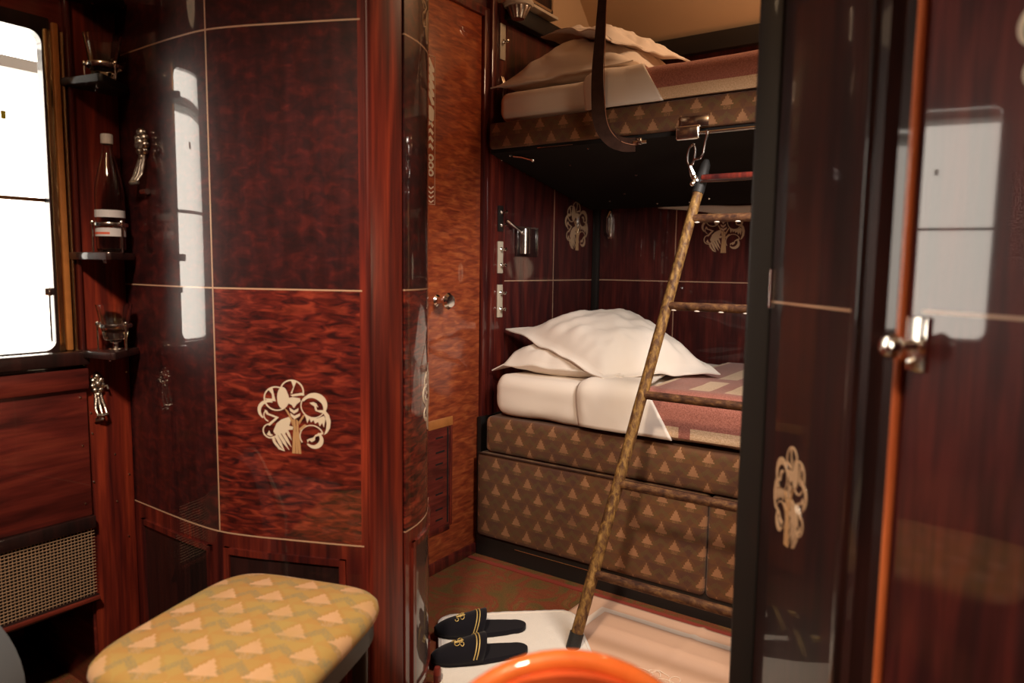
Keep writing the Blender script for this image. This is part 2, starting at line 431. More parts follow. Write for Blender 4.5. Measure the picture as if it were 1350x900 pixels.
# ------------------------------------------------------------------ the stylised tree marquetry
EM = .000315
def emblem_shapes():
    ivory, trunk = [], []
    def P(*pts): ivory.append([(x, y) for x, y in pts])
    def ring(cx, cy, r, w, a0=0, a1=360, n=30, w1=None, lst=None):
        """w1: width at the middle of the arc (crescent)"""
        out, inn = [], []
        for i in range(n+1):
            t = i/n; a = math.radians(a0+(a1-a0)*t)
            ww = w if w1 is None else w+(w1-w)*math.sin(PI*t)
            out.append((cx+math.cos(a)*r, cy-math.sin(a)*r)); inn.append((cx+math.cos(a)*(r-ww), cy-math.sin(a)*(r-ww)))
        for i in range(n):
            (ivory if lst is None else lst).append([out[i], out[i+1], inn[i+1], inn[i]])
    # top circle
    ring(425, 205, 115, 13, -20, 215)
    P((418, 100), (472, 104), (448, 160), (426, 228), (412, 225), (440, 160))
    P((408, 240), (520, 214), (545, 236), (500, 243), (430, 256))
    # left upper circle
    ring(275, 285, 122, 13)
    ivory.append([(335+52*math.cos(a), 275+108*math.sin(a)) for a in [2*PI*i/24 for i in range(24)]])
    P((198, 198), (240, 182), (252, 240), (268, 312), (185, 306), (166, 288), (236, 288), (232, 240))
    # chevrons in the middle
    P((388, 272), (430, 262), (500, 270), (505, 300), (468, 330), (442, 372), (420, 338), (395, 330))
    P((398, 368), (440, 394), (486, 366), (480, 398), (442, 426), (405, 400))
    P((405, 420), (442, 446), (502, 416), (496, 446), (445, 480), (412, 450))
    # right upper circle
    ring(622, 342, 118, 10, 125, 330)
    ring(640, 325, 116, 10, -50, 165, w1=62)
    P((588, 308), (628, 300), (652, 312), (672, 350), (650, 338), (660, 378), (730, 372), (742, 402), (690, 400), (644, 384), (634, 340), (606, 324))
    # right crescent and its teeth
    P((738, 380), (770, 420), (786, 480), (778, 550), (748, 600), (722, 616), (742, 560), (748, 500), (736, 440), (722, 410))
    P((536, 430), (600, 456), (660, 458), (722, 430), (738, 460), (722, 545), (706, 500), (684, 536), (668, 492), (640, 512), (626, 478), (600, 502), (588, 462), (566, 512), (552, 452))
    # right lower circle
    ring(606, 642, 116, 10, 20, 215)
    ring(632, 676, 84, 12, -150, 65, w1=44)
    P((560, 676), (590, 660), (622, 650), (640, 622), (694, 596), (716, 610), (670, 630), (640, 640), (636, 676), (606, 696), (580, 680), (568, 706))
    # left outer circles
    ring(190, 402, 98, 12, 60, 240, w1=36)
    P((160, 402), (182, 410), (196, 436), (296, 470), (206, 560), (184, 548), (262, 476), (176, 446))
    ring(215, 455, 68, 10, 130, 250)
    ring(212, 610, 76, 12, 95, 330)
    P((176, 650), (200, 606), (212, 640), (236, 652), (214, 664))
    # big white leaf
    P((248, 590), (272, 532), (318, 490), (384, 462), (412, 474), (404, 520), (392, 548), (432, 556), (426, 584), (372, 592), (352, 632), (318, 626), (294, 654), (256, 640), (240, 612))
    # feathers
    for x0, y0, x1, y1, w in ((232, 664, 262, 742, 17), (262, 650, 346, 806, 22), (296, 640, 388, 790, 21), (330, 622, 412, 762, 20), (366, 590, 414, 690, 18)):
        dx, dy = x1-x0, y1-y0; L = math.hypot(dx, dy); nx, ny = -dy/L*w*.66, dx/L*w*.66
        P((x0-nx, y0-ny), (x0+nx, y0+ny), (x0+dx*.55+nx*1.05, y0+dy*.55+ny*1.05), (x1, y1), (x0+dx*.45-nx*1.05, y0+dy*.45-ny*1.05))
    P((224, 680), (250, 700), (300, 770), (346, 806), (290, 790), (240, 730))
    # trunk and branches
    for pts in ([(425, 482), (452, 478), (458, 560), (452, 700), (448, 820), (418, 820), (428, 640), (436, 560)],
                [(462, 480), (482, 500), (484, 600), (498, 720), (504, 820), (482, 820), (468, 700), (462, 580)],
                [(454, 600), (462, 600), (476, 820), (454, 820)],
                [(352, 378), (380, 398), (424, 480), (430, 560), (412, 500), (388, 440)],
                [(486, 500), (530, 430), (540, 440), (492, 530)],
                [(488, 570), (540, 524), (560, 534), (494, 596)]):
        trunk.append(pts)
    return ivory, trunk
def emblem(parent, mapfn, mat, mat2, su=1.0, sv=1.0, name='emblem', flip=False):
    ivory, trunk = emblem_shapes()
    objs = []
    for nm, shapes, mt, h in ((name, ivory, mat, .0016), ('tree_trunk', trunk, mat2, .0020)):
        mb = MB(); bm = mb.bm
        for k, poly in enumerate(shapes):
            pts = [((x-440)*EM*su*(-1 if flip else 1), (455-y)*EM*sv) for x, y in poly]
            hh = h+.00002*(k % 7)
            vs = [bm.verts.new((u, v, hh)) for u, v in pts]
            try: f = bm.faces.new(vs)
            except ValueError: continue
            r = bmesh.ops.triangulate(bm, faces=[f])
            e = bmesh.ops.extrude_face_region(bm, geom=r['faces'])
            for v in e['geom']:
                if isinstance(v, bmesh.types.BMVert): v.co.z -= .0022
        for v in bm.verts: v.co = mapfn(v.co.x, v.co.y, v.co.z)
        par = parent if nm == name else objs[0]
        objs.append(obj(nm, mb, mt, par, smooth=0))
    return objs[0]
def planemap(o, udir, ndir):
    o = Vector(o); ud = Vector(udir).normalized(); nd = Vector(ndir).normalized()
    return lambda u, v, h: o+ud*u+Vector((0, 0, v))+nd*h

# ================================================================== ROOM SHELL
XW = -2.48
f = MB().box(-2.7, 1.3, -1.4, 3.3, -.06, 0); struct('floor', f, M['carpet'], 'red and olive patterned carpet')
c = MB().box(-2.7, 1.3, -1.4, 3.3, 2.62, 2.70); struct('ceiling', c, M['beige'], 'beige cabin ceiling')
struct('wall_back', MB().box(-2.1, 1.3, -1.4, -1.3, 0, 2.62), M['wallwood'], 'dark wood panelled cabin wall')
struct('wall_right', MB().box(1.2, 1.3, -1.3, 3.3, 0, 2.62), M['wallwood'], 'dark wood panelled cabin end wall')

# window wall (left)
NEAR[0] = True
w = MB()
w.box(XW-.03, XW, -1.75, -.85, ZF, ZC)
w.box(XW-.03, XW, -.85, 1.66, 1.895, ZC)
w.box(XW-.03, XW, -.85, 1.66, .012, .850)
w.box(XW-.03, XW, 1.064, 1.66, .850, 1.895)
w.box(XW-.03, XW, -.05, .70, .850, 1.895)
w.box(XW-.03, XW, 1.112, 1.66, ZF, .012)
w.box(XW-.60, XW-.03, 1.112, 1.14, ZF, .012)
w.box(XW-.60, XW-.57, -.85, 1.112, ZF, .012)
w.box(XW-.60, XW-.03, -.85, 1.112, .012, .03)
w.box(XW-.60, XW-.03, -.88, -.85, ZF, .012)
wl = struct('wall_left', w, M['redwood'], 'red varnished wood wall under and around the train window')
st = MB().box(XW, XW+.012, 1.118, 1.262, ZF, ZC, bev=.004)
struct('wall_stile', st, M['poststile'], parent=wl)  # brighter mahogany than other stiles, colouring in the window light on it
sc_ = MB()
for y, z in ((1.128, .655), (1.13, .585), (1.20, .50), (1.20, .335), (1.235, .20), (1.245, .42), (1.128, .42), (1.25, .78)):
    sc_.lathe([(0, .004), (.003, .003), (.004, 0)], (XW+.012, y, z), 'x', 8)
struct('screw', sc_, M['chrome'], parent=wl)['kind'] = 'stuff'
lp = MB()
lp.box(XW, XW+.030, -1.2, 1.112, .315, .80, bev=.004)
struct('wall_panel', lp, M['redwood'], parent=wl)
struct('dado_rail', MB().box(XW, XW+.045, -1.2, 1.115, .742, .812, bev=.006), M['redwood'], parent=wl)
struct('window_sill', MB().box(XW, XW+.060, -1.2, 1.115, .822, .868, bev=.008), M['darkwood'], parent=wl)
struct('screw_dot', (lambda m: [m.lathe([(0, .004), (.003, .003), (.004, 0)], (XW+.03, y, z), 'x', 8) for y, z in ((1.09, .715), (1.09, .555), (.9, .31), (1.09, .36))] and m)(MB()), M['chrome'], parent=wl)

# window
def rrect(y0, y1, z0, z1, r, n=8):
    pts = []
    for cy, cz, a0 in ((y1-r, z1-r, 0), (y0+r, z1-r, 90), (y0+r, z0+r, 180), (y1-r, z0+r, 270)):
        for i in range(n+1):
            a = math.radians(a0+90*i/n); pts.append((cy+r*math.cos(a), cz+r*math.sin(a)))
    return pts
def ringframe(mb, outer, inner, x0, x1):
    bm = mb.bm; n = len(outer)
    R = [[bm.verts.new((x, y, z)) for y, z in pts] for pts, x in ((outer, x1), (inner, x1), (inner, x0), (outer, x0))]
    for i in range(n):
        j = (i+1) % n
        for k in range(4): bm.faces.new((R[k][i], R[k][j], R[(k+1) % 4][j], R[(k+1) % 4][i]))
    return mb
win = MB(); ringframe(win, rrect(-.10+.80, 1.064, .850, 1.895, .005), rrect(.715, 1.040, .872, 1.850, .035), XW-.030, XW+.004)
wo = struct('window_1', win, M['darkwood'], 'bright train window beside the curved cabinet')
struct('brass_bead', MB().box(XW+.001, XW+.012, 1.046, 1.066, .868, 1.862, bev=.004), M['brass'], parent=wo)
struct('wood_bead', MB().box(XW+.001, XW+.016, 1.067, 1.086, .868, 1.885, bev=.005), M['tanwood'], parent=wo)
struct('ivory_bead', MB().tube([(XW+.014, 1.094, .87), (XW+.014, 1.094, 1.86)], .0055, 10), M['brass'], parent=wo)
struct('pane', MB().box(XW-.026, XW-.022, .712, 1.043, .868, 1.855), M['pane'], parent=wo, smooth=0)
struct('glazing_bar', MB().box(XW-.034, XW-.027, .71, 1.04, 1.338, 1.350), M['tanwood'], parent=wo)
struct('latch', MB().box(XW-.02, XW-.004, 1.018, 1.04, 1.045, 1.07, bev=.004).tube([(XW-.012, 1.032, 1.046), (XW-.012, 1.032, .90)], .003), M['chrome'], parent=wo)
struct('sticker', MB().box(XW-.0215, XW-.021, .930, .944, 1.575, 1.60, rot=.0), M['yellow'], parent=wo, smooth=0)
wo2 = struct('fill_window', ringframe(MB(), rrect(-.85, -.05, .850, 1.895, .005), rrect(-.82, -.08, .872, 1.850, .035), XW-.030, XW+.004), M['darkwood'], 'unseen second train window added for more daylight')  # added window out of view: extra daylight and a second cabinet reflection
struct('pane', MB().box(XW-.026, XW-.022, -.825, -.075, .868, 1.855), M['pane'], parent=wo2, smooth=0)
# vertical cream bead beside the window
struct('trim_1', MB().box(XW, XW+.03, 1.103, 1.116, .80, ZC, bev=.005), M['stile'], 'upright moulding beside the window')

# canopy seen outside
o = MB().box(-4.3, -4.1, -4, 4, 2.10, 2.155)
tag(obj('platform_canopy', o, M['greybeam']), 'pale grey beam of a platform canopy outside the window', 'canopy')

# radiator grille
g = thing('radiator_grille', (XW+.02, .5, 0), 'woven wire radiator grille low on the wall under the window', 'grille')
obj('backing', MB().box(XW+.001, XW+.01, -.6, 1.112, .02, .315), M['slot'], g)
fr = MB().box(XW+.01, XW+.045, -.6, 1.115, .275, .315, bev=.003).box(XW+.01, XW+.045, -.6, 1.115, .02, .045, bev=.003)
obj('frame', fr, M['darkwood'], g)
obj('lower_moulding', MB().box(XW+.04, XW+.052, -.6, 1.115, .028, .042, bev=.003), M['redwood'], g)
wm = MB()
y = .2
while y < 1.112: wm.tube([(XW+.032, y, .045), (XW+.032, y, .275)], .0014, 4, False); y += .0105
z = .052
while z < .275: wm.tube([(XW+.034, .2, z), (XW+.034, 1.112, z)], .0014, 4, False); z += .0105
obj('wire_mesh', wm, M['mesh'], g)

# ================================================================== WASHSTAND CABINET (curved)
cp = Path([(XW+.004, 1.265), (-2.25, 1.258), (-2.10, 1.257), (-1.97, 1.266), (-1.85, 1.302), (-1.74, 1.348), (-1.60, 1.408), (-1.515, 1.447)])
cab = thing('washstand_cabinet', (-1.95, 1.35, 0), 'large curved mahogany washstand cabinet with tree emblem behind the stool', 'cabinet')
sV = cp.find(-1.968)
L = cp.L
zb, zl, zm, zt, zz = ZF, .32, 1.08, 1.83, ZC-.01
w_ = .0022
obj('upper_panel', band(cp, 0, sV-w_, zm+w_, zt-w_, 0, .02), M['flame'], cab)
obj('upper_panel', band(cp, sV+w_, L, zm+w_, zt-w_, 0, .02), M['flame'], cab)
obj('top_panel', band(cp, 0, sV-w_, zt+w_, zz, 0, .02), M['flame'], cab)
obj('top_panel', band(cp, sV+w_, L, zt+w_, zz, 0, .02), M['flame'], cab)
obj('side_panel', band(cp, 0, sV-w_, zl+w_, zm-w_, 0, .02), M['flame'], cab)
door = obj('door_panel', band(cp, sV+w_, L, zl+w_, zm-w_, 0, .02), M['quilt'], cab)
obj('base_panel', band(cp, 0, L, zb, zl-w_, 0, .02), M['stile'], cab)
for args in ((0, L, zm-w_, zm+w_), (0, L, zt-w_, zt+w_), (0, L, zl-w_, zl+w_), (sV-w_, sV+w_, zl, zz)):
    obj('inlay_strip', band(cp, *args, .0006, .01), M['inlay'], cab)
# carcass behind so nothing is hollow
obj('carcass', MB().prism([(-2.47, 1.29), (-2.1, 1.285), (-1.97, 1.295), (-1.55, 1.465), (-1.55, 1.50), (-2.47, 1.50)], ZF, ZC-.01), M['darkwood'], cab)
# raised mouldings on the base
def mould(path, s0, s1, z0, z1, wdt, off, par, mat, innermat):
    for a in ((s0, s1, z1-wdt, z1), (s0, s1, z0, z0+wdt), (s0, s0+wdt, z0, z1), (s1-wdt, s1, z0, z1)):
        obj('moulding', band(path, *a, off, off+.004), mat, par)
    obj('recessed_panel', band(path, s0+wdt, s1-wdt, z0+wdt, z1-wdt, .002, .004), innermat, par)
mould(cp, .055, sV-.035, -.24, .268, .018, .010, cab, M['stile'], M['darkwood'])
mould(cp, sV+.020, L-.060, -.24, .275, .020, .010, cab, M['stile'], M['darkwood'])
sE = cp.find(-1.712)
emblem(cab, lambda u, v, h: cp.pos(sE+u, .702+v, h), M['ivory'], M['trunk'], 1.08, .97)
# edge stile of the cabinet
post = MB().box(-1.56, -1.498, 1.452, 1.598, ZF, ZC-.01, bev=.012, seg=4)
post.prism([(-1.525, 1.442), (-1.506, 1.450), (-1.506, 1.50), (-1.56, 1.50)], ZF, ZC-.01)
struct('trim_2', post, M['poststile'], 'dark mahogany post at the end of the partition')
# partition proper
struct('wall_partition', MB().box(XW, -1.562, 1.502, 1.585, ZF, ZC).box(-.40, 1.535, 1.60, 1.66, ZF, ZC).box(-1.495, -.46, 1.56, 1.64, 2.42, ZC), M['wallwood'], 'wood partition between the two cabins')

# mirrored cabinet in the far cabin
cq = Path([(-1.500, 1.604), (-1.517, 1.68), (-1.562, 1.775), (-1.640, 1.870), (-1.699, 1.935), (-1.923, 2.128), (-2.165, 2.270)])
cb2 = thing('bowed_cabinet', (-1.62, 1.7, 0), 'narrow view of a second bowed cabinet between the dark post and the louvred door', 'cabinet')
for (a, b_, mt, nm) in ((zm+w_, zt-w_, 'flame', 'upper_panel'), (zt+w_, zz, 'flame', 'top_panel'), (zl+w_, zm-w_, 'quilt', 'door_panel'), (ZF, zl-w_, 'stile', 'base_panel')):
    obj(nm, band(cq, 0, cq.L, a, b_, 0, .02), M[mt], cb2)
for z in (zm, zt, zl): obj('inlay_strip', band(cq, 0, cq.L, z-w_, z+w_, .0006, .01), M['inlay'], cb2)
obj('carcass', MB().prism([(-1.535, 1.605), (-1.60, 1.76), (-1.72, 1.88), (-1.94, 2.08), (-2.14, 2.20), (-2.14, 1.605)], ZF, ZC-.01), M['darkwood'], cb2)
mould(cq, .035, .50, -.235, .275, .018, .008, cb2, M['stile'], M['panelgrey'])
obj('foot', MB().lathe([(0, ZF), (.014, ZF), (.014, -.262), (.010, -.252), (0, -.248)], (-1.556, 1.826, 0), 'z', 16), M['redwood'], cb2)
emblem(cb2, lambda u, v, h: cq.pos(.235+u, .715+v, h), M['ivory'], M['trunk'])
emblem(cb2, lambda u, v, h: cq.pos(.215+u, 1.965+v, h), M['ivorydim'], M['trunk'])

# ================================================================== SHELVES, GLASSES, BOTTLE
SH = [(-2.466, 1.082), (-2.30, 1.118), (-2.292, 1.130), (-2.385, 1.254), (-2.466, 1.258)]
def corner_shelf(z, label, holder=None, pegs=True):
    r = thing('corner_shelf', (-2.44, 1.24, z-.012), label, 'shelf', 'corner shelves beside the window')
    obj('board', MB().prism(SH, z-.012, z+.012, .004), M['black'] if z > 1.5 else M['darkwood'], r)
    for x, y in ((-2.40, 1.16), (-2.35, 1.14)):
        obj('bracket_screw', MB().lathe([(0, -.012), (.004, -.010), (.004, 0)], (x, y, z-.012), 'z', 8), M['chrome'], r)
    if holder:
        hc, hr, hh = holder
        hm = MB().lathe([(hr, -.005), (hr+.003, -.006), (hr+.0045, 0), (hr+.003, .006), (hr, .005), (hr, -.005)], (hc[0], hc[1], z+hh), 'z', 40)
        obj('holder_ring', hm, M['chrome'], r)
        for a in (235, 10, 120):
            x, y = hc[0]+(hr+.004)*math.cos(math.radians(a)), hc[1]+(hr+.004)*math.sin(math.radians(a))
            obj('holder_post', MB().lathe([(0, .006), (.003, .006), (.003, hh-.008), (.006, hh-.005), (.007, hh), (.005, hh+.006), (0, hh+.009)], (x, y, z+.006), 'z', 10), M['chrome'], r)
    return r
GC = (-2.385, 1.178)
corner_shelf(1.975, 'dark corner shelf at the top, above the tumbler in its ring')
corner_shelf(1.71, 'dark corner shelf holding the upper tumbler', (GC, .049, .055))
corner_shelf(1.172, 'corner shelf holding the water bottle', (GC, .0475, .100))
corner_shelf(.858, 'lowest corner shelf, holding the lower tumbler above the cast hook', (GC, .047, .090))
obj_ = None
def tumbler(z, label, hgt=.130, r0=.034, r1=.055):
    r = thing('glass_tumbler', (GC[0], GC[1], z), label, 'glass', 'tumblers on the corner shelves')
    obj('bowl', MB().lathe([(0, 0), (r0*.9, 0), (r0, .004), (r1, hgt), (r1-.004, hgt), (r0-.001, .034), (0, .026)], (GC[0], GC[1], z), 'z', 60, flute=.022, nfl=10), M['glass'], r)
    obj('foot', MB().lathe([(0, -.004), (r0*.55, -.004), (r0*.6, 0.0), (0, 0.0)], (GC[0], GC[1], z), 'z', 20), M['glass'], r)
    return r
tumbler(1.7265, 'clear glass tumbler in the ring of the upper shelf')
t2 = tumbler(.902, 'clear glass tumbler in the ring of the lowest shelf, above the hook', hgt=.115)
pst = MB().lathe([(0, .0005), (.022, .0005), (.020, .004), (.008, .008), (.007, .018), (.018, .024), (.018, .0265), (0, .0265)], (GC[0], GC[1], .870), 'z', 20)
tag(obj('glass_rest', pst, M['chrome']), 'small chrome rest under the lower tumbler', 'rest')
bt = thing('water_bottle', (GC[0], GC[1], 1.185), 'clear glass water bottle with white cap and red printed label', 'bottle')
pf = [(0, .006), (.032, 0), (.042, .006), (.043, .02), (.042, .12), (.043, .15), (.0425, .19), (.038, .225), (.028, .27), (.019, .305), (.0155, .325), (.0155, .345)]
obj('body', MB().lathe(pf+[(.0138, .345), (.0138, .325), (.0173, .305), (.0263, .27), (.0363, .225), (.0408, .19), (.0413, .15), (.0403, .12), (.0413, .02), (.040, .010), (.031, .006), (0, .012)], (GC[0], GC[1], 1.1855), 'z', 40), M['glass'], bt)
obj('cap', MB().lathe([(0, .372), (.016, .372), (.018, .368), (.018, .342), (.0158, .340), (.0158, .347)], (GC[0], GC[1], 1.1855), 'z', 28, flute=.02, nfl=9), M['white'], bt)
def arcband(c, r, z0, z1, a0, a1, th=.0006, n=20):
    mb = MB(); bm = mb.bm; rows = []
    for i in range(n+1):
        a = math.radians(a0+(a1-a0)*i/n); cx, cy = math.cos(a), math.sin(a)
        rows.append([bm.verts.new((c[0]+cx*rr, c[1]+cy*rr, z)) for rr, z in ((r, z0), (r, z1), (r-th, z1), (r-th, z0))])
    for a, b in zip(rows, rows[1:]):
        for k in range(4): bm.faces.new((a[k], b[k], b[(k+1) % 4], a[(k+1) % 4]))
    bm.faces.new(rows[0]); bm.faces.new(rows[-1][::-1]); return mb
lb = obj('label_band', arcband(GC, .0440, 1.235, 1.275, -120, 60), M['label'], bt)
obj('neck_label', arcband(GC, .0440, 1.295, 1.318, -120, 60), M['label'], bt)
obj('red_print', arcband(GC, .0444, 1.241, 1.248, -110, -30), M['red'], lb)
obj('red_print', arcband(GC, .0444, 1.262, 1.271, -100, -20), M['red'], lb)

def cast_hook(o, ud, nd, label, s=1.0):
    r = thing('cast_hook', o, label, 'hook', 'cast ornamental hooks beside the window')
    o = Vector(o); U = Vector(ud).normalized(); N = Vector(nd).normalized(); Z = Vector((0, 0, 1))
    W = lambda u, v, h: o+(U*u+Z*v+N*h)*s
    m = MB()
    for u, v, h, rr in ((0, .050, .006, .013), (-.013, .036, .006, .012), (.013, .036, .006, .012), (-.016, .018, .006, .011), (.016, .018, .006, .011), (0, .024, .010, .014), (-.009, .002, .006, .011), (.010, .002, .006, .011), (0, -.014, .006, .010)):
        m.ball(W(u, v, h), rr*s, (1, 1, 1))
    obj('rose', m, M['pewter'], r)
    m = MB()
    for du in (-.010, 0, .010):
        m.tube([W(du*.8, -.008, .006), W(du*1.1, -.035, .012), W(du*1.6, -.062, .020), W(du*1.5, -.080, .032)], [.0045*s, .006*s, .005*s, .003*s], 8)
    m.tube([W(-.018, -.082, .030), W(0, -.084, .036), W(.018, -.082, .030)], .006*s, 8)
    m.tube([W(.016, .010, .010), W(.026, .016, .020), W(.026, .004, .026)], .004*s, 8)
    obj('claw', m, M['pewter'], r)
    obj('backplate', MB().tube([W(-.014, -.104, .003), W(.014, -.104, .003)], .008*s, 8), M['chrome'], r)
    return r
cast_hook((XW+.014, 1.150, .728), (0, 1, 0), (1, 0, 0), 'cast pewter hook on the red stile below the lowest corner shelf', .95)
cast_hook((-2.30, 1.252, 1.505), (1, 0, 0), (0, -1, 0), 'cast pewter hook on the curved cabinet beside the water bottle', 1.2)

# ================================================================== DOOR WALL AND FAR CABIN
NEAR[0] = False
XD = -1.70
YB = 3.19
struct('wall_door_side', MB().box(XD-.08, XD-.006, 1.30, 2.32, 2.13, 2.62).box(XD-.10, XD-.032, 1.30, 2.32, 0, 2.13), M['wallwood'], 'dark wood wall around the louvred door')
dm = MB().box(XD-.03, XD, 1.83, 2.245, .03, 2.10, bev=.003)
d1 = struct('door_1', dm, M['honey'], 'tall figured mahogany door with a chrome knob and a low louvre')
struct('door_frame', MB().box(XD-.03, XD+.012, 2.25, 2.285, .0, 2.125, bev=.006).box(XD-.03, XD+.010, 1.80, 2.285, 2.10, 2.135, bev=.004), M['stile'], parent=d1)
struct('inlay_strip', MB().box(XD, XD+.0008, 1.972, 1.9745, 1.375, 1.885).box(XD, XD+.0008, 1.928, 1.974, 1.8825, 1.885).box(XD, XD+.0008, 1.928, 1.974, 1.372, 1.3745), M['inlay'], parent=d1, smooth=0)
pb = MB(); bm = pb.bm
def poly_yz(pts):
    vs = [bm.verts.new((XD+.0012, y, z)) for y, z in pts]
    f = bm.faces.new(vs); e = bmesh.ops.extrude_face_region(bm, geom=[f])
    for v in e['geom']:
        if isinstance(v, bmesh.types.BMVert): v.co.x -= .0014
for k in range(5):
    z = 1.875-.028*k
    poly_yz([(1.930, z), (1.944, z), (1.968, z-.034), (1.968, z-.046), (1.956, z-.046)])
poly_yz([(1.935, 1.715), (1.955, 1.712), (1.968, 1.700), (1.966, 1.665), (1.950, 1.655), (1.936, 1.675)])
for k in range(4):
    z = 1.655-.026*k
    poly_yz([(1.934, z), (1.950, z+.008), (1.966, z-.006), (1.960, z-.016), (1.948, z-.004), (1.938, z-.014)])
for k in range(3):
    z = 1.535-.026*k
    pts_o = [(1.951+.016*math.cos(a), z+.013*math.sin(a)) for a in [2*PI*i/14 for i in range(14)]]
    pts_i = [(1.951+.008*math.cos(a), z+.006*math.sin(a)) for a in [2*PI*i/14 for i in range(14)]]
    for i in range(14): poly_yz([pts_o[i], pts_o[(i+1) % 14], pts_i[(i+1) % 14], pts_i[i]])
for k in range(4):
    z = 1.438-.016*k
    poly_yz([(1.936, z), (1.952, z-.008), (1.966, z), (1.966, z-.005), (1.952, z-.013), (1.936, z-.005)])
struct('marquetry_band', pb, M['ivory'], parent=d1, smooth=0)
kn = MB().lathe([(0, 0), (.022, 0), (.022, .004), (.014, .010), (.011, .020), (.011, .036), (.016, .044), (.028, .050), (.030, .058), (.022, .068), (0, .071)], (XD, 1.985, 1.03), 'x', 24)
struct('door_knob', kn, M['chrome'], parent=d1)
struct('louvre_rail', MB().box(XD, XD+.006, 1.86, 2.075, .555, .590, bev=.002), M['tanwood'], parent=d1)
struct('louvre_stile', MB().box(XD, XD+.005, 2.060, 2.075, .165, .555, bev=.002), M['stile'], parent=d1)
struct('louvre_rail', MB().box(XD, XD+.005, 1.86, 2.060, .150, .172, bev=.002), M['stile'], parent=d1)
struct('louvre_panel', MB().box(XD+.0005, XD+.002, 1.86, 2.060, .172, .555), M['redwood'], parent=d1)
sl = MB()
for z in (.515, .46, .415, .36, .30, .24, .20): sl.box(XD+.002, XD+.003, 1.98, 2.02 if z != .46 else 2.03, z, z+.006)
sl.box(XD+.002, XD+.003, 2.045, 2.053, .18, .55)
struct('louvre_slot', sl, M['slot'], parent=d1, smooth=0)
struct('baseboard_left', MB().box(XD-.03, XD+.008, 1.93, 2.26, 0, .045, bev=.004), M['stile'], 'low red wood base under the louvred door')

# jamb with the switch plates
struct('trim_3', MB().box(XD-.03, XD+.022, 2.285, 2.318, 0, 2.62, bev=.008).box(XD-.03, XD+.010, 2.318, 2.40, 0, 2.62, bev=.004), M['stile'], 'red wood jamb carrying a column of metal plates')
# end wall panel of the berth
ew = struct('wall_left_berth', MB().box(XD-.06, XD, 2.40, YB+.06, 0, 2.19), M['wallwood'], 'dark rosewood panelled wall at the head of the berths')
struct('inlay_strip', MB().box(XD, XD+.0008, 2.41, YB, 1.0965, 1.1005).box(XD, XD+.0008, 2.796, 2.7995, .6, 1.62), M['inlay'], parent=ew, smooth=0)
struct('cornice', MB().box(XD, XD+.04, 2.40, YB, 2.12, 2.19, bev=.006), M['black'], parent=ew)
struct('wall_end_upper', MB().box(XD-.06, XD, 2.32, YB+.06, 2.19, 2.62), M['beige'], 'beige upper wall above the dark cornice')
bw = struct('wall_far', MB().box(XD, 1.3, YB, YB+.06, 0, 2.19), M['wallwood'], 'dark rosewood wall behind the berths')
struct('inlay_strip', MB().box(XD+.03, 1.2, YB-.0008, YB, 1.0975, 1.1015).box(-1.277, -1.2735, YB-.0008, YB, .6, 1.62), M['inlay'], parent=bw, smooth=0)
struct('cornice', MB().box(XD+.04, 1.2, YB-.04, YB, 2.11, 2.19, bev=.006), M['black'], parent=bw)
struct('corner_post', MB().box(XD, XD+.035, YB-.03, YB, 0, 2.12, bev=.006), M['black'], parent=bw)
cv = MB().prismx([(YB+.06, 2.19), (YB-.0, 2.19), (YB-.45, 2.62), (YB+.06, 2.62)], XD, 1.3)
cv_o = struct('wall_cove', cv, M['beige'], 'sloping beige ceiling above the upper berth')
vh = MB()
dsl = Vector((0, -.45, .43)).normalized()
for i in range(9):
    for j in range(5):
        if (i+j) % 2: continue
        p = Vector((-1.66+.028*i, YB-.002, 2.19))+dsl*(.30+.024*j); n_ = Vector((0, -.43, -.45)).normalized()
        vh.lathe([(0, .0012), (.004, .0010), (.004, -.001)], p, adir=n_, seg=8)
struct('vent_hole', vh, M['slot'], parent=cv_o, smooth=0)['kind'] = 'stuff'
emblem(ew, planemap((XD, 3.005, 1.355), (0, 1, 0), (1, 0, 0)), M['ivorydim'], M['trunk'], 1.0, 1.0)
emblem(bw, planemap((-1.055, YB, 1.335), (1, 0, 0), (0, -1, 0)), M['ivorydim'], M['trunk'], .9, .9)

# fixed plates and hooks on the jamb (each a thing of its own)
def plate(y, z0, z1, label, mat, kn=1, wd=.036, name='switch_plate', cat='switch plate'):
    r = thing(name, (XD+.010, y, z0), label, cat, 'metal fittings on the red jamb')
    obj('plate', MB().box(XD+.010, XD+.016, y-wd/2, y+wd/2, z0, z1, bev=.002), mat, r)
    h = z1-z0
    for k in range(kn):
        zc = z0+h*(k+.5)/kn if kn > 1 else z0+h*.5
        obj('toggle', MB().lathe([(0, 0), (.009, 0), (.009, .004), (.005, .008), (.004, .018), (.007, .022), (.007, .028), (0, .031)], (XD+.016, y, zc), 'x', 14), M['chrome'], r)
    return r
plate(2.362, 1.965, 2.10, 'tall chrome plate high on the jamb, above the bedding of the top bunk', M['plate'], 1)
plate(2.362, 1.297, 1.40, 'black and chrome bell plate on the jamb, topmost beside the lower berth', M['black'], 2)
plate(2.362, 1.130, 1.258, 'cream switch plate on the jamb, middle of the three beside the lower berth', M['plate'], 2)
plate(2.362, .951, 1.084, 'cream switch plate on the jamb, lowest of the three beside the lower berth', M['plate'], 2)
hk = MB()
for dy in (-.006, .006): hk.tube([(XD+.012, 2.362+dy, 1.90), (XD+.028, 2.362+dy, 1.86), (XD+.020, 2.362+dy, 1.81)], .004, 8)
tag(obj('double_hook', hk, M['chrome']), 'chrome double hook on the jamb touching the upper pillow', 'hook')
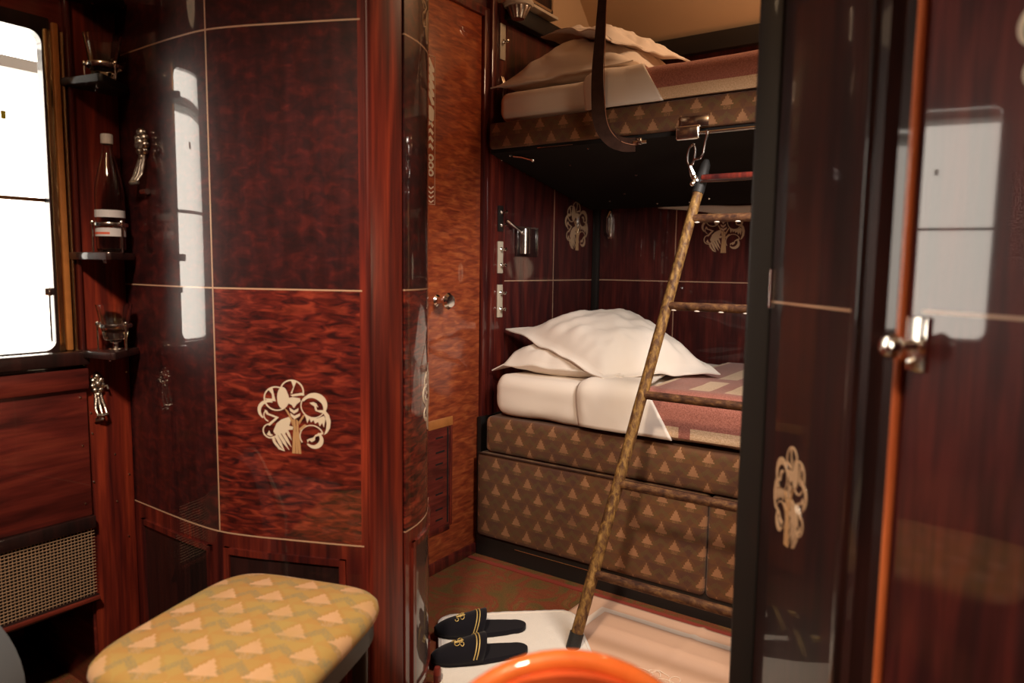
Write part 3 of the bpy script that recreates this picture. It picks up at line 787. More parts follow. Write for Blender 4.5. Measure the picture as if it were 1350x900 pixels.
hk = MB().lathe([(0, 0), (.016, 0), (.014, .005), (.006, .008), (.006, .022), (.010, .026), (0, .030)], (XD+.010, 2.372, 1.592), 'x', 16)
hk.ball((XD+.02, 2.355, 1.578), .004).ball((XD+.02, 2.39, 1.578), .004)
tag(obj('coat_peg', hk, M['chrome']), 'small chrome peg on the jamb just under the upper berth', 'peg')
# swing arm + recessed ashtray on the end wall
ar = MB().tube([(XD+.018, 2.40, 1.345), (XD+.028, 2.43, 1.325), (XD+.03, 2.49, 1.300)], .006, 8).ball((XD+.03, 2.49, 1.300), .008)
tag(obj('reading_lamp_arm', ar, M['chrome']), 'short chrome lever beside the bell plate', 'lever')
at_ = thing('wall_ashtray', (XD, 2.56, 1.20), 'rectangular chrome fitting set in the wall above the pillows', 'ashtray')
obj('frame', MB().box(XD, XD+.006, 2.485, 2.655, 1.200, 1.325, bev=.003), M['darkwood'], at_)
obj('drum', MB().lathe([(0, 0), (.030, 0), (.030, .105), (0, .105)], (XD+.012, 2.535, 1.212), 'z', 24), M['chrome'], at_)
obj('frame_edge', MB().box(XD+.005, XD+.009, 2.648, 2.655, 1.205, 1.32, bev=.001).box(XD+.005, XD+.009, 2.485, 2.655, 1.32, 1.326), M['chrome'], at_)
# chrome piece added for the mirror image of the emblem in the glossy wall
cf = MB().box(-1.625, -1.60, YB-.012, YB, 1.30, 1.45, bev=.003).tube([(-1.612, YB-.012, 1.43), (-1.612, YB-.04, 1.40), (-1.612, YB-.035, 1.33), (-1.612, YB-.012, 1.31)], .006, 8)
tag(obj('emblem_reflection', cf, M['chrome']), 'upright chrome piece standing for the reflection of the round emblem in the corner', 'hook')

# frosted lamp and framed vent above the cornice
lm = thing('wall_lamp', (XD+.05, 2.385, 2.10), 'small round frosted lamp in a fluted holder near the ceiling', 'lamp')
obj('shade', MB().lathe([(0, .075), (.035, .072), (.055, .06), (.062, .045), (.055, .035), (.035, .03), (0, .03)], (XD+.07, 2.385, 2.125), 'z', 28), M['frost'], lm)
obj('fluted_holder', MB().lathe([(0, -.01), (.024, -.01), (.030, .0), (.045, .03), (.045, .034), (0, .034)], (XD+.07, 2.385, 2.125), 'z', 48, flute=.05, nfl=16), M['pewter'], lm)
obj('arm', MB().box(XD+.010, XD+.06, 2.375, 2.395, 2.12, 2.14, bev=.003), M['black'], lm)
vb = thing('vent_box', (XD+.05, 2.56, 2.191), 'dark framed vent box with a pale ledge on the cornice near the ceiling', 'vent')
obj('ledge', MB().box(XD+.002, XD+.075, 2.44, 2.68, 2.1915, 2.204, bev=.003), M['frost'], vb)
obj('housing', MB().box(XD+.002, XD+.055, 2.47, 2.665, 2.204, 2.36, bev=.006), M['darkwood'], vb)
obj('bezel', MB().box(XD+.055, XD+.062, 2.48, 2.655, 2.215, 2.225).box(XD+.055, XD+.062, 2.48, 2.49, 2.215, 2.35).box(XD+.055, XD+.062, 2.645, 2.655, 2.215, 2.35), M['chrome'], vb)

# ================================================================== LOWER BERTH
b1 = thing('lower_berth', (-.7, 2.6, 0), 'long berth base upholstered in brown palmette fabric under the lower mattress', 'bed')
def cushion(x0, x1, y0, y1, z0, z1, bev, name, parent, mat=None):
    return obj(name, MB().box(x0, x1, y0, y1, z0, z1, bev=bev, seg=4), mat or M['berthfab'], parent)
cushion(-1.645, .5, 2.212, 3.15, .430, .572, .022, 'seat_cushion', b1)
cushion(-1.676, -.742, 2.200, 2.26, .088, .426, .018, 'front_panel', b1)
cushion(-.738, .5, 2.200, 2.26, .088, .426, .018, 'front_panel', b1)
obj('piping', MB().tube([(-1.665, 2.203, .425), (.5, 2.203, .425)], .004, 6), M['leather'], b1)
obj('plinth', MB().box(-1.69, .5, 2.222, 3.15, 0, .10), M['black'], b1)
obj('plinth_trim', MB().box(-1.50, -1.15, 2.219, 2.222, .060, .063), M['chrome'], b1)
obj('end_cheek', MB().box(-1.695, -1.678, 2.23, 3.15, 0, .56), M['black'], b1)
struct('trim_4', MB().box(-1.69, 1.2, 2.165, 2.185, 0, .004), M['carpetedge'], 'red border of the carpet along the berth')

def slabmesh(x0, x1, y0, y1, z0, z1, bev, amp=.004, seed=0):
    mb = MB()
    nx, ny = 60, 24
    def prof(t):  # closed cross-section in YZ
        pts = []
        return pts
    bm = mb.bm
    hy, hz = (y1-y0)/2, (z1-z0)/2; cy, cz = (y0+y1)/2, (z0+z1)/2
    N = 56; rings = []
    # superellipse style rounded rectangle section
    sec = []
    for cyy, czz, a0 in ((y1-bev, z1-bev, 0), (y0+bev, z1-bev, 90), (y0+bev, z0+bev, 180), (y1-bev, z0+bev, 270)):
        for i in range(9):
            a = math.radians(a0+90*i/8); sec.append((cyy+bev*math.cos(a), czz+bev*math.sin(a)))
        nxt = {0: (y0+bev, z1), 90: (y0, z0+bev), 180: (y1-bev, z0), 270: (y1, z1-bev)}[a0]
        last = sec[-1]
        for k in range(1, 8): sec.append((last[0]+(nxt[0]-last[0])*k/8, last[1]+(nxt[1]-last[1])*k/8))
    xs = [x0]+[x0+bev*(1-math.cos(PI/2*i/6)) for i in range(1, 7)]
    xs += [x0+bev+(x1-x0-2*bev)*i/nx for i in range(1, nx)]
    xs += [x1-bev*(1-math.cos(PI/2*i/6)) for i in range(6, 0, -1)]+[x1]
    for x in xs:
        d = min(x-x0, x1-x); ins = 0
        if d < bev: ins = bev*(1-math.sqrt(max(0, 1-(1-d/bev)**2)))
        ring = []
        for yy, zz_ in sec:
            fy = (yy-cy)/hy; fz = (zz_-cz)/hz
            p = Vector((x, cy+fy*(hy-ins), cz+fz*(hz-ins)))
            nn = noise.noise(Vector((x*6+seed, yy*9, zz_*9)))*amp+noise.noise(Vector((x*22+seed, yy*18, zz_*30)))*amp*.35
            p += Vector((0, fy, fz))*nn
            ring.append(bm.verts.new(p))
        rings.append(ring)
    n = len(sec)
    for a, b in zip(rings, rings[1:]):
        for k in range(n): bm.faces.new((a[k], a[(k+1) % n], b[(k+1) % n], b[k]))
    bm.faces.new(rings[0]); bm.faces.new(rings[-1][::-1])
    return mb
tag(obj('mattress', slabmesh(-1.615, .5, 2.222, 3.12, .580, .738, .045, .006, 3), M['linen'], smooth=60), 'white sheeted mattress on the lower berth', 'mattress', 'sheeted mattresses')

def drape(name, sec, xl, xr, mat, label, cat, seed=0, amp=.003, th=.006, group=None, n=46, u0=0):
    """sec: YZ points from the back over the front edge down to the hem; xl(t), xr: left edge as a function of the path fraction"""
    S = [Vector(p) for p in sec]; ls = [0]
    for a, b in zip(S, S[1:]): ls.append(ls[-1]+(b-a).length)
    T = ls[-1]; nv = 60
    def at(d):
        i = 0
        while i < len(ls)-2 and ls[i+1] < d: i += 1
        t = (d-ls[i])/(ls[i+1]-ls[i]); return S[i].lerp(S[i+1], t), (S[i+1]-S[i]).normalized()
    mb = MB(); bm = mb.bm; uvl = bm.loops.layers.uv.new('UVMap'); g = []
    for i in range(n+1):
        col = []
        for j in range(nv+1):
            d = T*(j/nv)**.75; p, tn = at(d); h = T-d
            l = xl(h); x = l+(xr-l)*(i/n)**1.4
            nrm = Vector((tn.y, -tn.x));
            if nrm.x > 0 and abs(nrm.x) > .3: nrm = -nrm
            if nrm.y < 0 and abs(nrm.y) > .9: nrm = -nrm
            w = noise.noise(Vector((x*9+seed, p.x*7, p.y*7)))*amp+noise.noise(Vector((x*30+seed, p.x*20, p.y*20)))*amp*.3
            p = p+nrm*w
            v = bm.verts.new((x, p.x, p.y)); col.append((v, x-u0, h))
        g.append(col)
    for i in range(n):
        for j in range(nv):
            q = (g[i][j], g[i+1][j], g[i+1][j+1], g[i][j+1])
            f = bm.faces.new([a[0] for a in q])
            for lp_, a in zip(f.loops, q): lp_[uvl].uv = (a[1], a[2])
    o = obj(name, mb, mat, smooth=60)
    md = o.modifiers.new('solid', 'SOLIDIFY'); md.thickness = th; md.offset = 0
    md2 = o.modifiers.new('bev', 'BEVEL'); md2.width = th*.3; md2.segments = 2; md2.limit_method = 'ANGLE'
    return tag(o, label, cat, group)
def sec_of(y0, zt_, zb_, off=0, yb=3.10):
    r = .05
    pts = [(yb, zt_+off)]
    pts += [(y0+r-off*0-math.sin(math.radians(a))*(r+off), zt_-r+math.cos(math.radians(a))*(r+off)) for a in (0, 15, 30, 45, 60, 75, 90)]
    pts += [(y0-off, zb_)]
    return pts
# fold of the top sheet and the blanket on the lower berth
drape('blanket', sec_of(2.214, .748, .600, 0), lambda h: -.98+.0*h, .5, M['blanket'], 'pink wool blanket with cream bands on the lower berth', 'blanket', 1, .003, .010, 'striped blankets', u0=-.98)
def xr_drape(name, sec, xl, xr, mat, label, seed, group, amp=.003, th=.006):
    """like drape but with both edges given as functions of the height above the hem"""
    S = [Vector(p) for p in sec]; ls = [0]
    for a, b in zip(S, S[1:]): ls.append(ls[-1]+(b-a).length)
    T = ls[-1]; nv, n = 60, 30; mb = MB(); bm = mb.bm; g = []
    for i in range(n+1):
        col = []
        for j in range(nv+1):
            d = T*(j/nv)**.75; k = 0
            while k < len(ls)-2 and ls[k+1] < d: k += 1
            t = (d-ls[k])/(ls[k+1]-ls[k]); p = S[k].lerp(S[k+1], t); tn = (S[k+1]-S[k]).normalized(); h = T-d
            a, b = xl(h), xr(h); f_ = i/n; x = a+(b-a)*f_
            nrm = Vector((-abs(tn.y), abs(tn.x)))
            w = noise.noise(Vector((x*10+seed, p.x*7, p.y*7)))*amp+noise.noise(Vector((x*34+seed, p.x*22, p.y*22)))*amp*.35
            edge = .010*math.exp(-((x-a)/.018)**2)*-1 + .004*math.sin(PI*min(1, f_*1.5))
            p = p+nrm*(w+edge)
            col.append(bm.verts.new((x, p.x, p.y)))
        g.append(col)
    for i in range(n):
        for j in range(nv): bm.faces.new((g[i][j], g[i+1][j], g[i+1][j+1], g[i][j+1]))
    o = obj(name, mb, mat, smooth=60)
    md = o.modifiers.new('solid', 'SOLIDIFY'); md.thickness = th; md.offset = 0
    return tag(o, label, 'sheet', group)
xr_drape('turned_sheet', sec_of(2.209, .757, .592, .004), lambda h: -1.225-.015*math.sin(h*14), lambda h: -.868-.62*min(h, .17)-.18*max(0, h-.17), M['linen'],
         'white top sheet folded down over the lower blanket', 5, 'turned down sheets', .003, .007)

# ------------------------------------------------------------------ pillows
def pillow(name, c, thick, label, seed, flange=.10, amp=.010, lift=0, droop=None, power=2.4):
    A, B, Cc, D = [Vector(p) for p in c]   # A-B front edge, D-C back edge
    nrm = ((B-A).cross(D-A)).normalized()
    if nrm.z < 0: nrm = -nrm
    N = 44; mb = MB(); bm = mb.bm
    root = thing(name, (A+B+Cc+D)/4-nrm*thick*.4, label, 'pillow')
    def base(u, v):
        s, t = (u+1)/2, (v+1)/2
        # pinched sides, sharp corners
        uu = u*(1-.045*(1-v*v)); vv = v*(1-.045*(1-u*u))
        s, t = (uu+1)/2, (vv+1)/2
        return A*(1-s)*(1-t)+B*s*(1-t)+Cc*s*t+D*(1-s)*t
    def hgt(u, v):
        c_ = 1-flange
        a = min(1, abs(u)/c_); b = min(1, abs(v)/c_)
        return (max(0, 1-a**power))**.62*(max(0, 1-b**power))**.62
    def pos(u, v, side):
        p = base(u, v); h = hgt(u, v)
        q = Vector((u*2.1+seed, v*2.1, side*3.1))
        w = noise.noise(q)*amp*1.3+noise.noise(q*2.7)*amp*.8+noise.noise(q*6)*amp*.3
        # radiating creases near the corners
        ang = math.atan2(v, u); cr = math.sin(ang*16+seed)*amp*.35*min(1, (abs(u)*abs(v))*1.6)
        edge = max(abs(u), abs(v))
        fl_ = noise.noise(Vector((u*3+seed*2, v*3, 9)))*.012*max(0, (edge-.75)/.25)
        if side > 0: z = h*thick*(.62)+(w+cr)*min(1, h*2)
        else: z = -h*thick*(.38)+(w*.5)*min(1, h*2)
        p = p+nrm*(z+fl_+side*.0022)
        if lift: p.z += lift*(1-u*u)*(1-v*v)
        if droop: p += droop(u, v)
        return p
    for side in (1, -1):
        mb.grid(lambda s, t: pos(s*2-1, t*2-1, side), N, N)
    # rim
    for k in range(4):
        def rim(s, t, k=k):
            e = s*2-1; u, v = ((e, -1), (1, e), (-e, 1), (-1, -e))[k]
            return pos(u, v, 1).lerp(pos(u, v, -1), t)
        mb.grid(rim, N, 1)
    bmesh.ops.remove_doubles(bm, verts=bm.verts, dist=2e-4)
    cs = obj('case', mb, M['linen'], root, smooth=75)
    # stitched line where the flange begins
    st_ = MB(); c_ = (1-flange*.9); pts = []
    for k in range(4):
        for i in range(24):
            e = (i/24*2-1)*c_; u, v = ((e, -c_), (c_, e), (-e, c_), (-c_, -e))[k]; p = pos(u, v, 1); pts.append(p+nrm*.0006)
    st_.tube(pts, .0019, 5, closed=True)
    obj('hem_stitching', st_, M['linen'], cs)
    return root
pillow('pillow', [(-1.655, 2.27, .775), (-1.10, 2.29, .775), (-1.10, 2.80, .79), (-1.655, 2.80, .80)], .17,
       'lower white pillow flat on the mattress of the bottom berth', 2.3, .07, .012,
       droop=lambda u, v: Vector((0, 0, -.035*max(0, -u-.82)/.18*(1 if v < 0 else .4))))
pillow('pillow', [(-1.675, 2.39, .905), (-1.152, 2.243, .762), (-.845, 2.60, .775), (-1.30, 2.86, .93)], .165,
       'large white pillow leaning on top of another on the bottom berth', 7.7, .12, .014,
       droop=lambda u, v: Vector((0, 0, .03*(1-u*u)*(1-v*v))))

# ================================================================== UPPER BERTH
b2 = thing('upper_berth', (-.7, 2.7, 1.44), 'upper folding berth with a narrow palmette fabric front', 'bed')
obj('front_band', MB().box(-1.665, .5, 2.245, 2.33, 1.603, 1.700, bev=.014, seg=4), M['berthfab'], b2)
obj('underside', MB().prismx([(2.262, 1.603), (2.262, 1.588), (3.08, 1.435), (3.08, 1.69), (2.34, 1.69), (2.34, 1.603)], -1.665, .5), M['matteblack'], b2)
obj('edge_strip', MB().box(-1.45, -1.30, 2.2565, 2.262, 1.590, 1.593), M['chrome'], b2)
for x, y in ((-1.60, 2.30), (-1.26, 2.30), (-1.42, 2.45), (-1.22, 2.62), (-1.38, 2.85), (-1.30, 3.02), (-1.50, 2.95), (-1.15, 3.02), (-1.05, 2.98)):
    z = 1.588-(y-2.262)*.187; obj('screw', MB().lathe([(0, -.005), (.0045, -.003), (.005, 0)], (x, y, z), 'z', 8), M['chrome'], b2)
obj('latch', MB().tube([(-1.585, 2.30, 1.578), (-1.545, 2.30, 1.572), (-1.50, 2.305, 1.558)], .005, 8).ball((-1.50, 2.305, 1.558), .008), M['chrome'], b2)
br = MB().box(-.905, -.825, 2.226, 2.246, 1.565, 1.610, bev=.008, seg=4).box(-.895, -.80, 2.238, 2.246, 1.605, 1.640, bev=.002)
bo = obj('rail_bracket', br, M['chrome'], b2)
obj('guard_rail', MB().tube([(-.83, 2.232, 1.583), (.4, 2.232, 1.583)], .005, 10), M['chrome'], b2)
tag(obj('mattress', slabmesh(-1.635, .5, 2.262, 3.10, 1.702, 1.812, .035, .005, 9), M['linen'], smooth=60), 'white sheeted mattress on the upper berth', 'mattress', 'sheeted mattresses')
drape('blanket', sec_of(2.250, 1.822, 1.705, 0), lambda h: -1.05, .5, M['blanket'], 'pink wool blanket with cream bands on the upper berth', 'blanket', 4, .003, .010, 'striped blankets', u0=-1.15)
xr_drape('turned_sheet', sec_of(2.244, 1.833, 1.700, .004), lambda h: -1.245-.01*math.sin(h*14), lambda h: -.955-.60*min(h, .15)-.15*max(0, h-.15), M['linen'],
         'white top sheet folded down over the upper blanket', 11, 'turned down sheets', .003, .007)
pillow('pillow', [(-1.680, 2.275, 1.838), (-1.10, 2.31, 1.862), (-1.08, 2.82, 1.90), (-1.62, 2.82, 1.92)], .19,
       'lower white pillow slumped on the mattress of the top berth', 4.1, .06, .014,
       droop=lambda u, v: Vector((0, 0, .04*(1-abs(u+.1))*(1-v*v))))
pillow('pillow', [(-1.585, 2.48, 2.070), (-1.20, 2.34, 1.960), (-1.02, 2.66, 1.925), (-1.42, 2.88, 2.04)], .060,
       'thin white pillow on top of the other on the top berth', 9.4, .12, .014,
       droop=lambda u, v: Vector((0, 0, .030*(1-u*u)+.008*math.sin(u*7+v*2)*max(0, -v))))
# bedding tail hanging behind the upper berth
tl = MB(); tl.grid(lambda s, t: Vector((-1.33+1.5*s, 3.10+.02*t+.01*math.sin(s*30), 1.434-(.042*min(1, s*4.5))*t+.004*math.sin(s*18))), 50, 6)
o = obj('hanging_sheet', tl, M['linen'], solid=.004); tag(o, 'edge of white sheet hanging behind and below the upper berth', 'sheet')
# leather strap
sp_pts = [(-1.163, 2.20, 2.60), (-1.163, 2.20, 2.15), (-1.168, 2.195, 1.95), (-1.172, 2.19, 1.80), (-1.162, 2.185, 1.68), (-1.145, 2.185, 1.62), (-1.115, 2.195, 1.582), (-1.080, 2.212, 1.566), (-1.045, 2.232, 1.566)]
spth = [Vector(p) for p in sp_pts]
fine = []
for i in range(len(spth)-1):
    p0 = spth[max(0, i-1)]; p1 = spth[i]; p2 = spth[i+1]; p3 = spth[min(len(spth)-1, i+2)]
    for k in range(6):
        t = k/6; fine.append(.5*((2*p1)+(-p0+p2)*t+(2*p0-5*p1+4*p2-p3)*t*t+(-p0+3*p1-3*p2+p3)*t**3))
fine.append(spth[-1])
sr = thing('leather_strap', (-1.163, 2.20, 1.566), 'dark brown leather strap hanging from the ceiling to the upper berth edge', 'strap')
def ribbon(pts, wfun, th, wdir0=Vector((.93, .36, 0)), shift=0):
    mb = MB(); bm = mb.bm; rows = []
    for i, p in enumerate(pts):
        t = (pts[min(i+1, len(pts)-1)]-pts[max(0, i-1)]).normalized()
        wd = wdir0-t*wdir0.dot(t)
        if wd.length < .3:
            wd = wd+Vector((0, 0, .4))-t*t.z*.4
        wd.normalize()
        nn = t.cross(wd).normalized(); w = wfun(i/(len(pts)-1))
        rows.append([bm.verts.new(p+wd*(a*w+shift)+nn*b*th) for a, b in ((-1, -1), (1, -1), (1, 1), (-1, 1))])
    for a, b in zip(rows, rows[1:]):
        for k in range(4): bm.faces.new((a[k], b[k], b[(k+1) % 4], a[(k+1) % 4]))
    bm.faces.new(rows[0]); bm.faces.new(rows[-1][::-1]); return mb
wf = lambda t: .009+.014*min(1, t*2.0)
obj('strap_band', ribbon(fine, wf, .002), M['leather'], sr)
edge = [p for p in fine[6:]]
obj('stitched_edge', ribbon([p+Vector((.93, .36, 0))*(.0235 if i > 12 else .012+.0009*i) for i, p in enumerate(edge)], lambda t: .0012, .0026), M['leatheredge'], sr)
obj('buckle', MB().tube([(-1.05, 2.225, 1.573), (-1.005, 2.232, 1.572)], .006, 8).box(-1.04, -1.02, 2.222, 2.240, 1.563, 1.586, bev=.003), M['chrome'], sr)

# ================================================================== LADDER
ld = thing('berth_ladder', (-.72, 1.81, 0), 'mottled gold and brown ladder leaning against the upper berth', 'ladder')
LF, LT = Vector((-.995, 1.81, .045)), Vector((-.828, 2.244, 1.40))
RF, RT = Vector((-.44, 1.81, .045)), Vector((-.52, 2.244, 1.40))
def lrail(a, b):
    mb = MB(); n = 16; pts = [a.lerp(b, i/n)+Vector((noise.noise(Vector((i*.7, 1, a.x)))*.0015, 0, 0)) for i in range(n+1)]
    mb.tube(pts, [.0185-.002*i/n for i in range(n+1)], 14); return mb
obj('rail', lrail(LF, LT), M['ladder'], ld); obj('rail', lrail(RF, RT), M['ladder'], ld)
for a, b in ((LF, LT), (RF, RT)):
    d = (b-a).normalized()
    obj('foot_cap', MB().tube([a-d*.042, a+d*.012], .0215, 16), M['rubber'], ld)
    obj('leather_cap', MB().tube([b-d*.004, b+d*.05, b+d*.095, b+d*.11], [.019, .019, .015, .008], 14), M['rubber'], ld)
for zr in (1.315, 1.039, .764, .494, .228):
    t = (zr-LF.z)/(LT.z-LF.z); a = LF.lerp(LT, t); b = RF.lerp(RT, t)
    r = obj('rung', MB().tube([a+Vector((.010, 0, 0)), b-Vector((.010, 0, 0))], .0135, 14), M['rung'], ld)
    for k in range(5 if zr > 1 else 0):
        p = a.lerp(b, (k+.35)/5); obj('stud', MB().ball(p+Vector((0, -.006, -.0125)), .0052, (1.7, 1, .5)), M['linen'], r)
obj('top_bar', MB().tube([LT+Vector((.012, 0, .045)), RT+Vector((-.012, 0, .045))], .010, 12), M['stile'], ld)
obj('bar_plate', MB().box(-.815, -.53, 2.228, 2.238, 1.428, 1.434), M['chrome'], ld)
# hook and clasp
hp = [(-.800, 2.226, 1.587), (-.798, 2.222, 1.570), (-.800, 2.214, 1.545), (-.802, 2.208, 1.515), (-.812, 2.206, 1.500), (-.832, 2.208, 1.498)]
obj('hook', MB().tube(hp, .0042, 8), M['chrome'], ld)
cc = Vector((-.842, 2.212, 1.513)); n = 20
obj('clasp', MB().tube([cc+Vector((.012*math.cos(2*PI*i/n)+.010*math.sin(2*PI*i/n)*.3, 0, .032*math.sin(2*PI*i/n))) for i in range(n)], .0042, 8, closed=True)
    .tube([(-.846, 2.214, 1.480), (-.838, 2.222, 1.455), (-.826, 2.226, 1.432)], [.006, .011, .008], 10).ball((-.832, 2.220, 1.444), .011).ball((-.838, 2.218, 1.425), .009), M['chrome'], ld)

# ================================================================== RIGHT SIDE: JAMB, ANGLED PANEL, DOOR
NEAR[0] = True
struct('trim_5', MB().box(-.455, -.402, 1.545, 1.64, ZF, 2.42, bev=.007, seg=3), M['black'], 'black lacquered door jamb right of the ladder')
pa, pe = Vector((-.400, 1.540)), Vector((-.188, 1.260))
pn = MB().slab(pa, pe, ZF+.02, ZC-.02, .03)
dA = struct('door_2', pn, M['darkwood'], 'dark glossy folded door leaf with a tree emblem, right of the black jamb')
struct('inlay_strip', MB().slab(pa, pe, 1.086, 1.090, .004, .005, .325, .0008), M['inlay'], parent=dA, smooth=0)
struct('edge_moulding', MB().slab(pa, pe, ZF+.02, ZC-.02, .02, .330, .351, .006, .003), M['darkwood'], parent=dA)
hg = MB().tube([(-.398, 1.530, 1.075), (-.398, 1.530, 1.155)], .006, 10).slab(pa, pe, 1.075, 1.155, .003, .0, .018, .002)
struct('hinge', hg, M['chrome'], parent=dA)
dd = (pe-pa).normalized(); nd = Vector((dd.y, -dd.x))
emblem(dA, planemap((pa.x+dd.x*.135, pa.y+dd.y*.135, .712), (dd.x, dd.y, 0), (nd.x, nd.y, 0)), M['ivorydim'], M['trunk'], .66, .88, flip=True)
qa = Vector((-.121, 1.241)); ang = math.radians(50.5); qd = Vector((math.sin(ang), -math.cos(ang))); qe = qa+qd*1.35; qn = Vector((qd.y, -qd.x))
struct('trim_6', MB().prism([(-.184, 1.262), (-.170, 1.254), (-.150, 1.262), (-.129, 1.252), (-.129, 1.30), (-.184, 1.30)], ZF, ZC-.01), M['darkwood'], 'dark upright filler between the two glossy doors')
dB = struct('door_3', MB().slab(qa, qe, ZF+.02, ZC-.02, .032), M['wallwood'], 'dark red glossy door nearest the camera with a chrome knob')
struct('inlay_strip', MB().slab(qa, qe, 1.092, 1.0965, .004, .030, 1.30, .0008), M['inlay'], parent=dB, smooth=0)
ob = MB().tube([(qa.x-.004+qn.x*.002, qa.y+qn.y*.002, ZF+.02), (qa.x-.004+qn.x*.002, qa.y+qn.y*.002, ZC-.02)], .0075, 14)
struct('edge_bead', ob, M['litbead'], parent=dB)
struct('lock_plate', MB().slab(qa, qe, 1.004, 1.086, .006, .006, .046, .006, .002), M['chrome'], parent=dB)
kc = Vector((qa.x+qd.x*.022, qa.y+qd.y*.022, 1.042))
struct('door_knob', MB().lathe([(0, .004), (.011, .004), (.008, .010), (.006, .027), (.009, .032), (.017, .040), (.019, .048), (.014, .056), (0, .060)], kc, adir=(qn.x, qn.y, 0), seg=24), M['chrome'], parent=dB)
struct('turn_button', MB().lathe([(0, .006), (.006, .006), (.005, .013), (0, .015)], Vector((kc.x, kc.y, 1.018)), adir=(qn.x, qn.y, 0), seg=14), M['chrome'], parent=dB)
emblem(dB, planemap((qa.x+qd.x*.245, qa.y+qd.y*.245, 1.448), (qd.x, qd.y, 0), (qn.x, qn.y, 0)), M['ivory'], M['trunk'], .9, .9)
NEAR[0] = False

# ================================================================== STOOL
sc0 = Vector((-1.150, .795))
def R2(p, a=STOOL_ROT): return Vector((p[0]*math.cos(a)-p[1]*math.sin(a), p[0]*math.sin(a)+p[1]*math.cos(a)))
stool = thing('stool', (sc0.x, sc0.y, 0), 'low black framed stool with a golden palmette fabric seat', 'stool')
def superq(hx, hy, p, a, taper=0):
    c, s = math.cos(a), math.sin(a)
    x = hx*math.copysign(abs(c)**(2/p), c); y = hy*math.copysign(abs(s)**(2/p), s)
    return x*(1+taper*y/hy), y
def stool_slab(hx, hy, prof, p=5, n=72, taper=0):
    mb = MB(); bm = mb.bm; rings = []
    for sc, z in prof:
        if sc <= 0: 
            q = sc0; rings.append([bm.verts.new((q.x, q.y, z))]); continue
        ring = []
        for i in range(n):
            x, y = superq(hx*sc if sc < .9 else hx-(1-sc)*.2, hy*sc if sc < .9 else hy-(1-sc)*.2, p, 2*PI*i/n, taper)
            q = R2((x, y))+sc0; ring.append(bm.verts.new((q.x, q.y, z)))
        rings.append(ring)
    for a, b in zip(rings, rings[1:]):
        for k in range(n):
            if len(b) == 1: bm.faces.new((a[k], a[(k+1) % n], b[0]))
            elif len(a) == 1: bm.faces.new((a[0], b[(k+1) % n], b[k]))
            else: bm.faces.new((a[k], a[(k+1) % n], b[(k+1) % n], b[k]))
    return mb
obj('seat_pad', stool_slab(.205, .225, [(0, .425), (.5, .425), (.93, .425), (.985, .429), (1.0, .438), (.99, .450), (.95, .460), (.88, .466), (.6, .472), (.3, .475), (0, .476)], taper=-.04), M['stoolfab'], stool, smooth=60)
obj('seat_frame', stool_slab(.198, .218, [(0, .380), (.93, .380), (.985, .384), (.985, .424), (0, .424)], taper=-.04), M['black'], stool)
for sx in (-1, 1):
    for sy in (-1, 1):
        a = R2((sx*.145, sy*.165))+sc0; b = R2((sx*.145, sy*.165))+sc0
        obj('leg', MB().tube([(a.x, a.y, .381), ((a.x+b.x)/2, (a.y+b.y)/2, .20), (b.x, b.y, 0)], [.018, .015, .012], 12), M['black'], stool)

# ================================================================== WOODEN CHAIR (only the crest of its back shows)
ch = thing('wooden_chair', (-.33, .45, 0), 'orange varnished wooden chair with rounded back in the near foreground', 'chair')
fwd = Vector((-.566, .824)); rgt = Vector((.824, .566)); cc2 = Vector((-.373, .665))
def CH(u, z, d=0): return Vector((cc2.x+rgt.x*u+fwd.x*d, cc2.y+rgt.y*u+fwd.y*d, z))
rim = []
n = 40
def crest(a):   # asymmetric oval, steeper at the left
    u = .185*math.cos(a); return u,   .527+.175*abs(math.sin(a))**1.05
for i in range(n+1):
    a = PI*i/n; u, z = crest(a); rim.append(CH(u, z, -.02*math.cos(2*a)))
rim = [CH(.175, .42, -.02)]+rim+[CH(-.175, .42, -.02)]
obj('back_rim', MB().tube(rim, .0125, 14), M['chairwood'], ch)
bpn = MB(); ring = [CH(crest(PI*i/n)[0]*.985, .42+(crest(PI*i/n)[1]-.42)*.985, -.004) for i in range(n+1)]
v1 = [bpn.bm.verts.new(p) for p in ring]; v2 = [bpn.bm.verts.new(p+Vector((fwd.x, fwd.y, 0))*.012) for p in ring]
bpn.bm.faces.new(v1); bpn.bm.faces.new(v2[::-1])
for i in range(n+1): j = (i+1) % (n+1); bpn.bm.faces.new((v1[i], v1[j], v2[j], v2[i]))
obj('back_panel', bpn, M['chairpanel'], ch)
sq = [CH(-.20, .42, -.005), CH(.20, .42, -.005), CH(.21, .42, -.36), CH(-.21, .42, -.36)]
obj('seat', MB().prism([(p.x, p.y) for p in sq], .39, .425, .008), M['chairpanel'], ch)
for u, d in ((-.175, -.02), (.175, -.02), (-.185, -.34), (.185, -.34)):
    p = CH(u, 0, d); obj('leg', MB().tube([(p.x, p.y, .39), (p.x, p.y, 0)], [.017, .012], 12), M['chairwood'], ch)

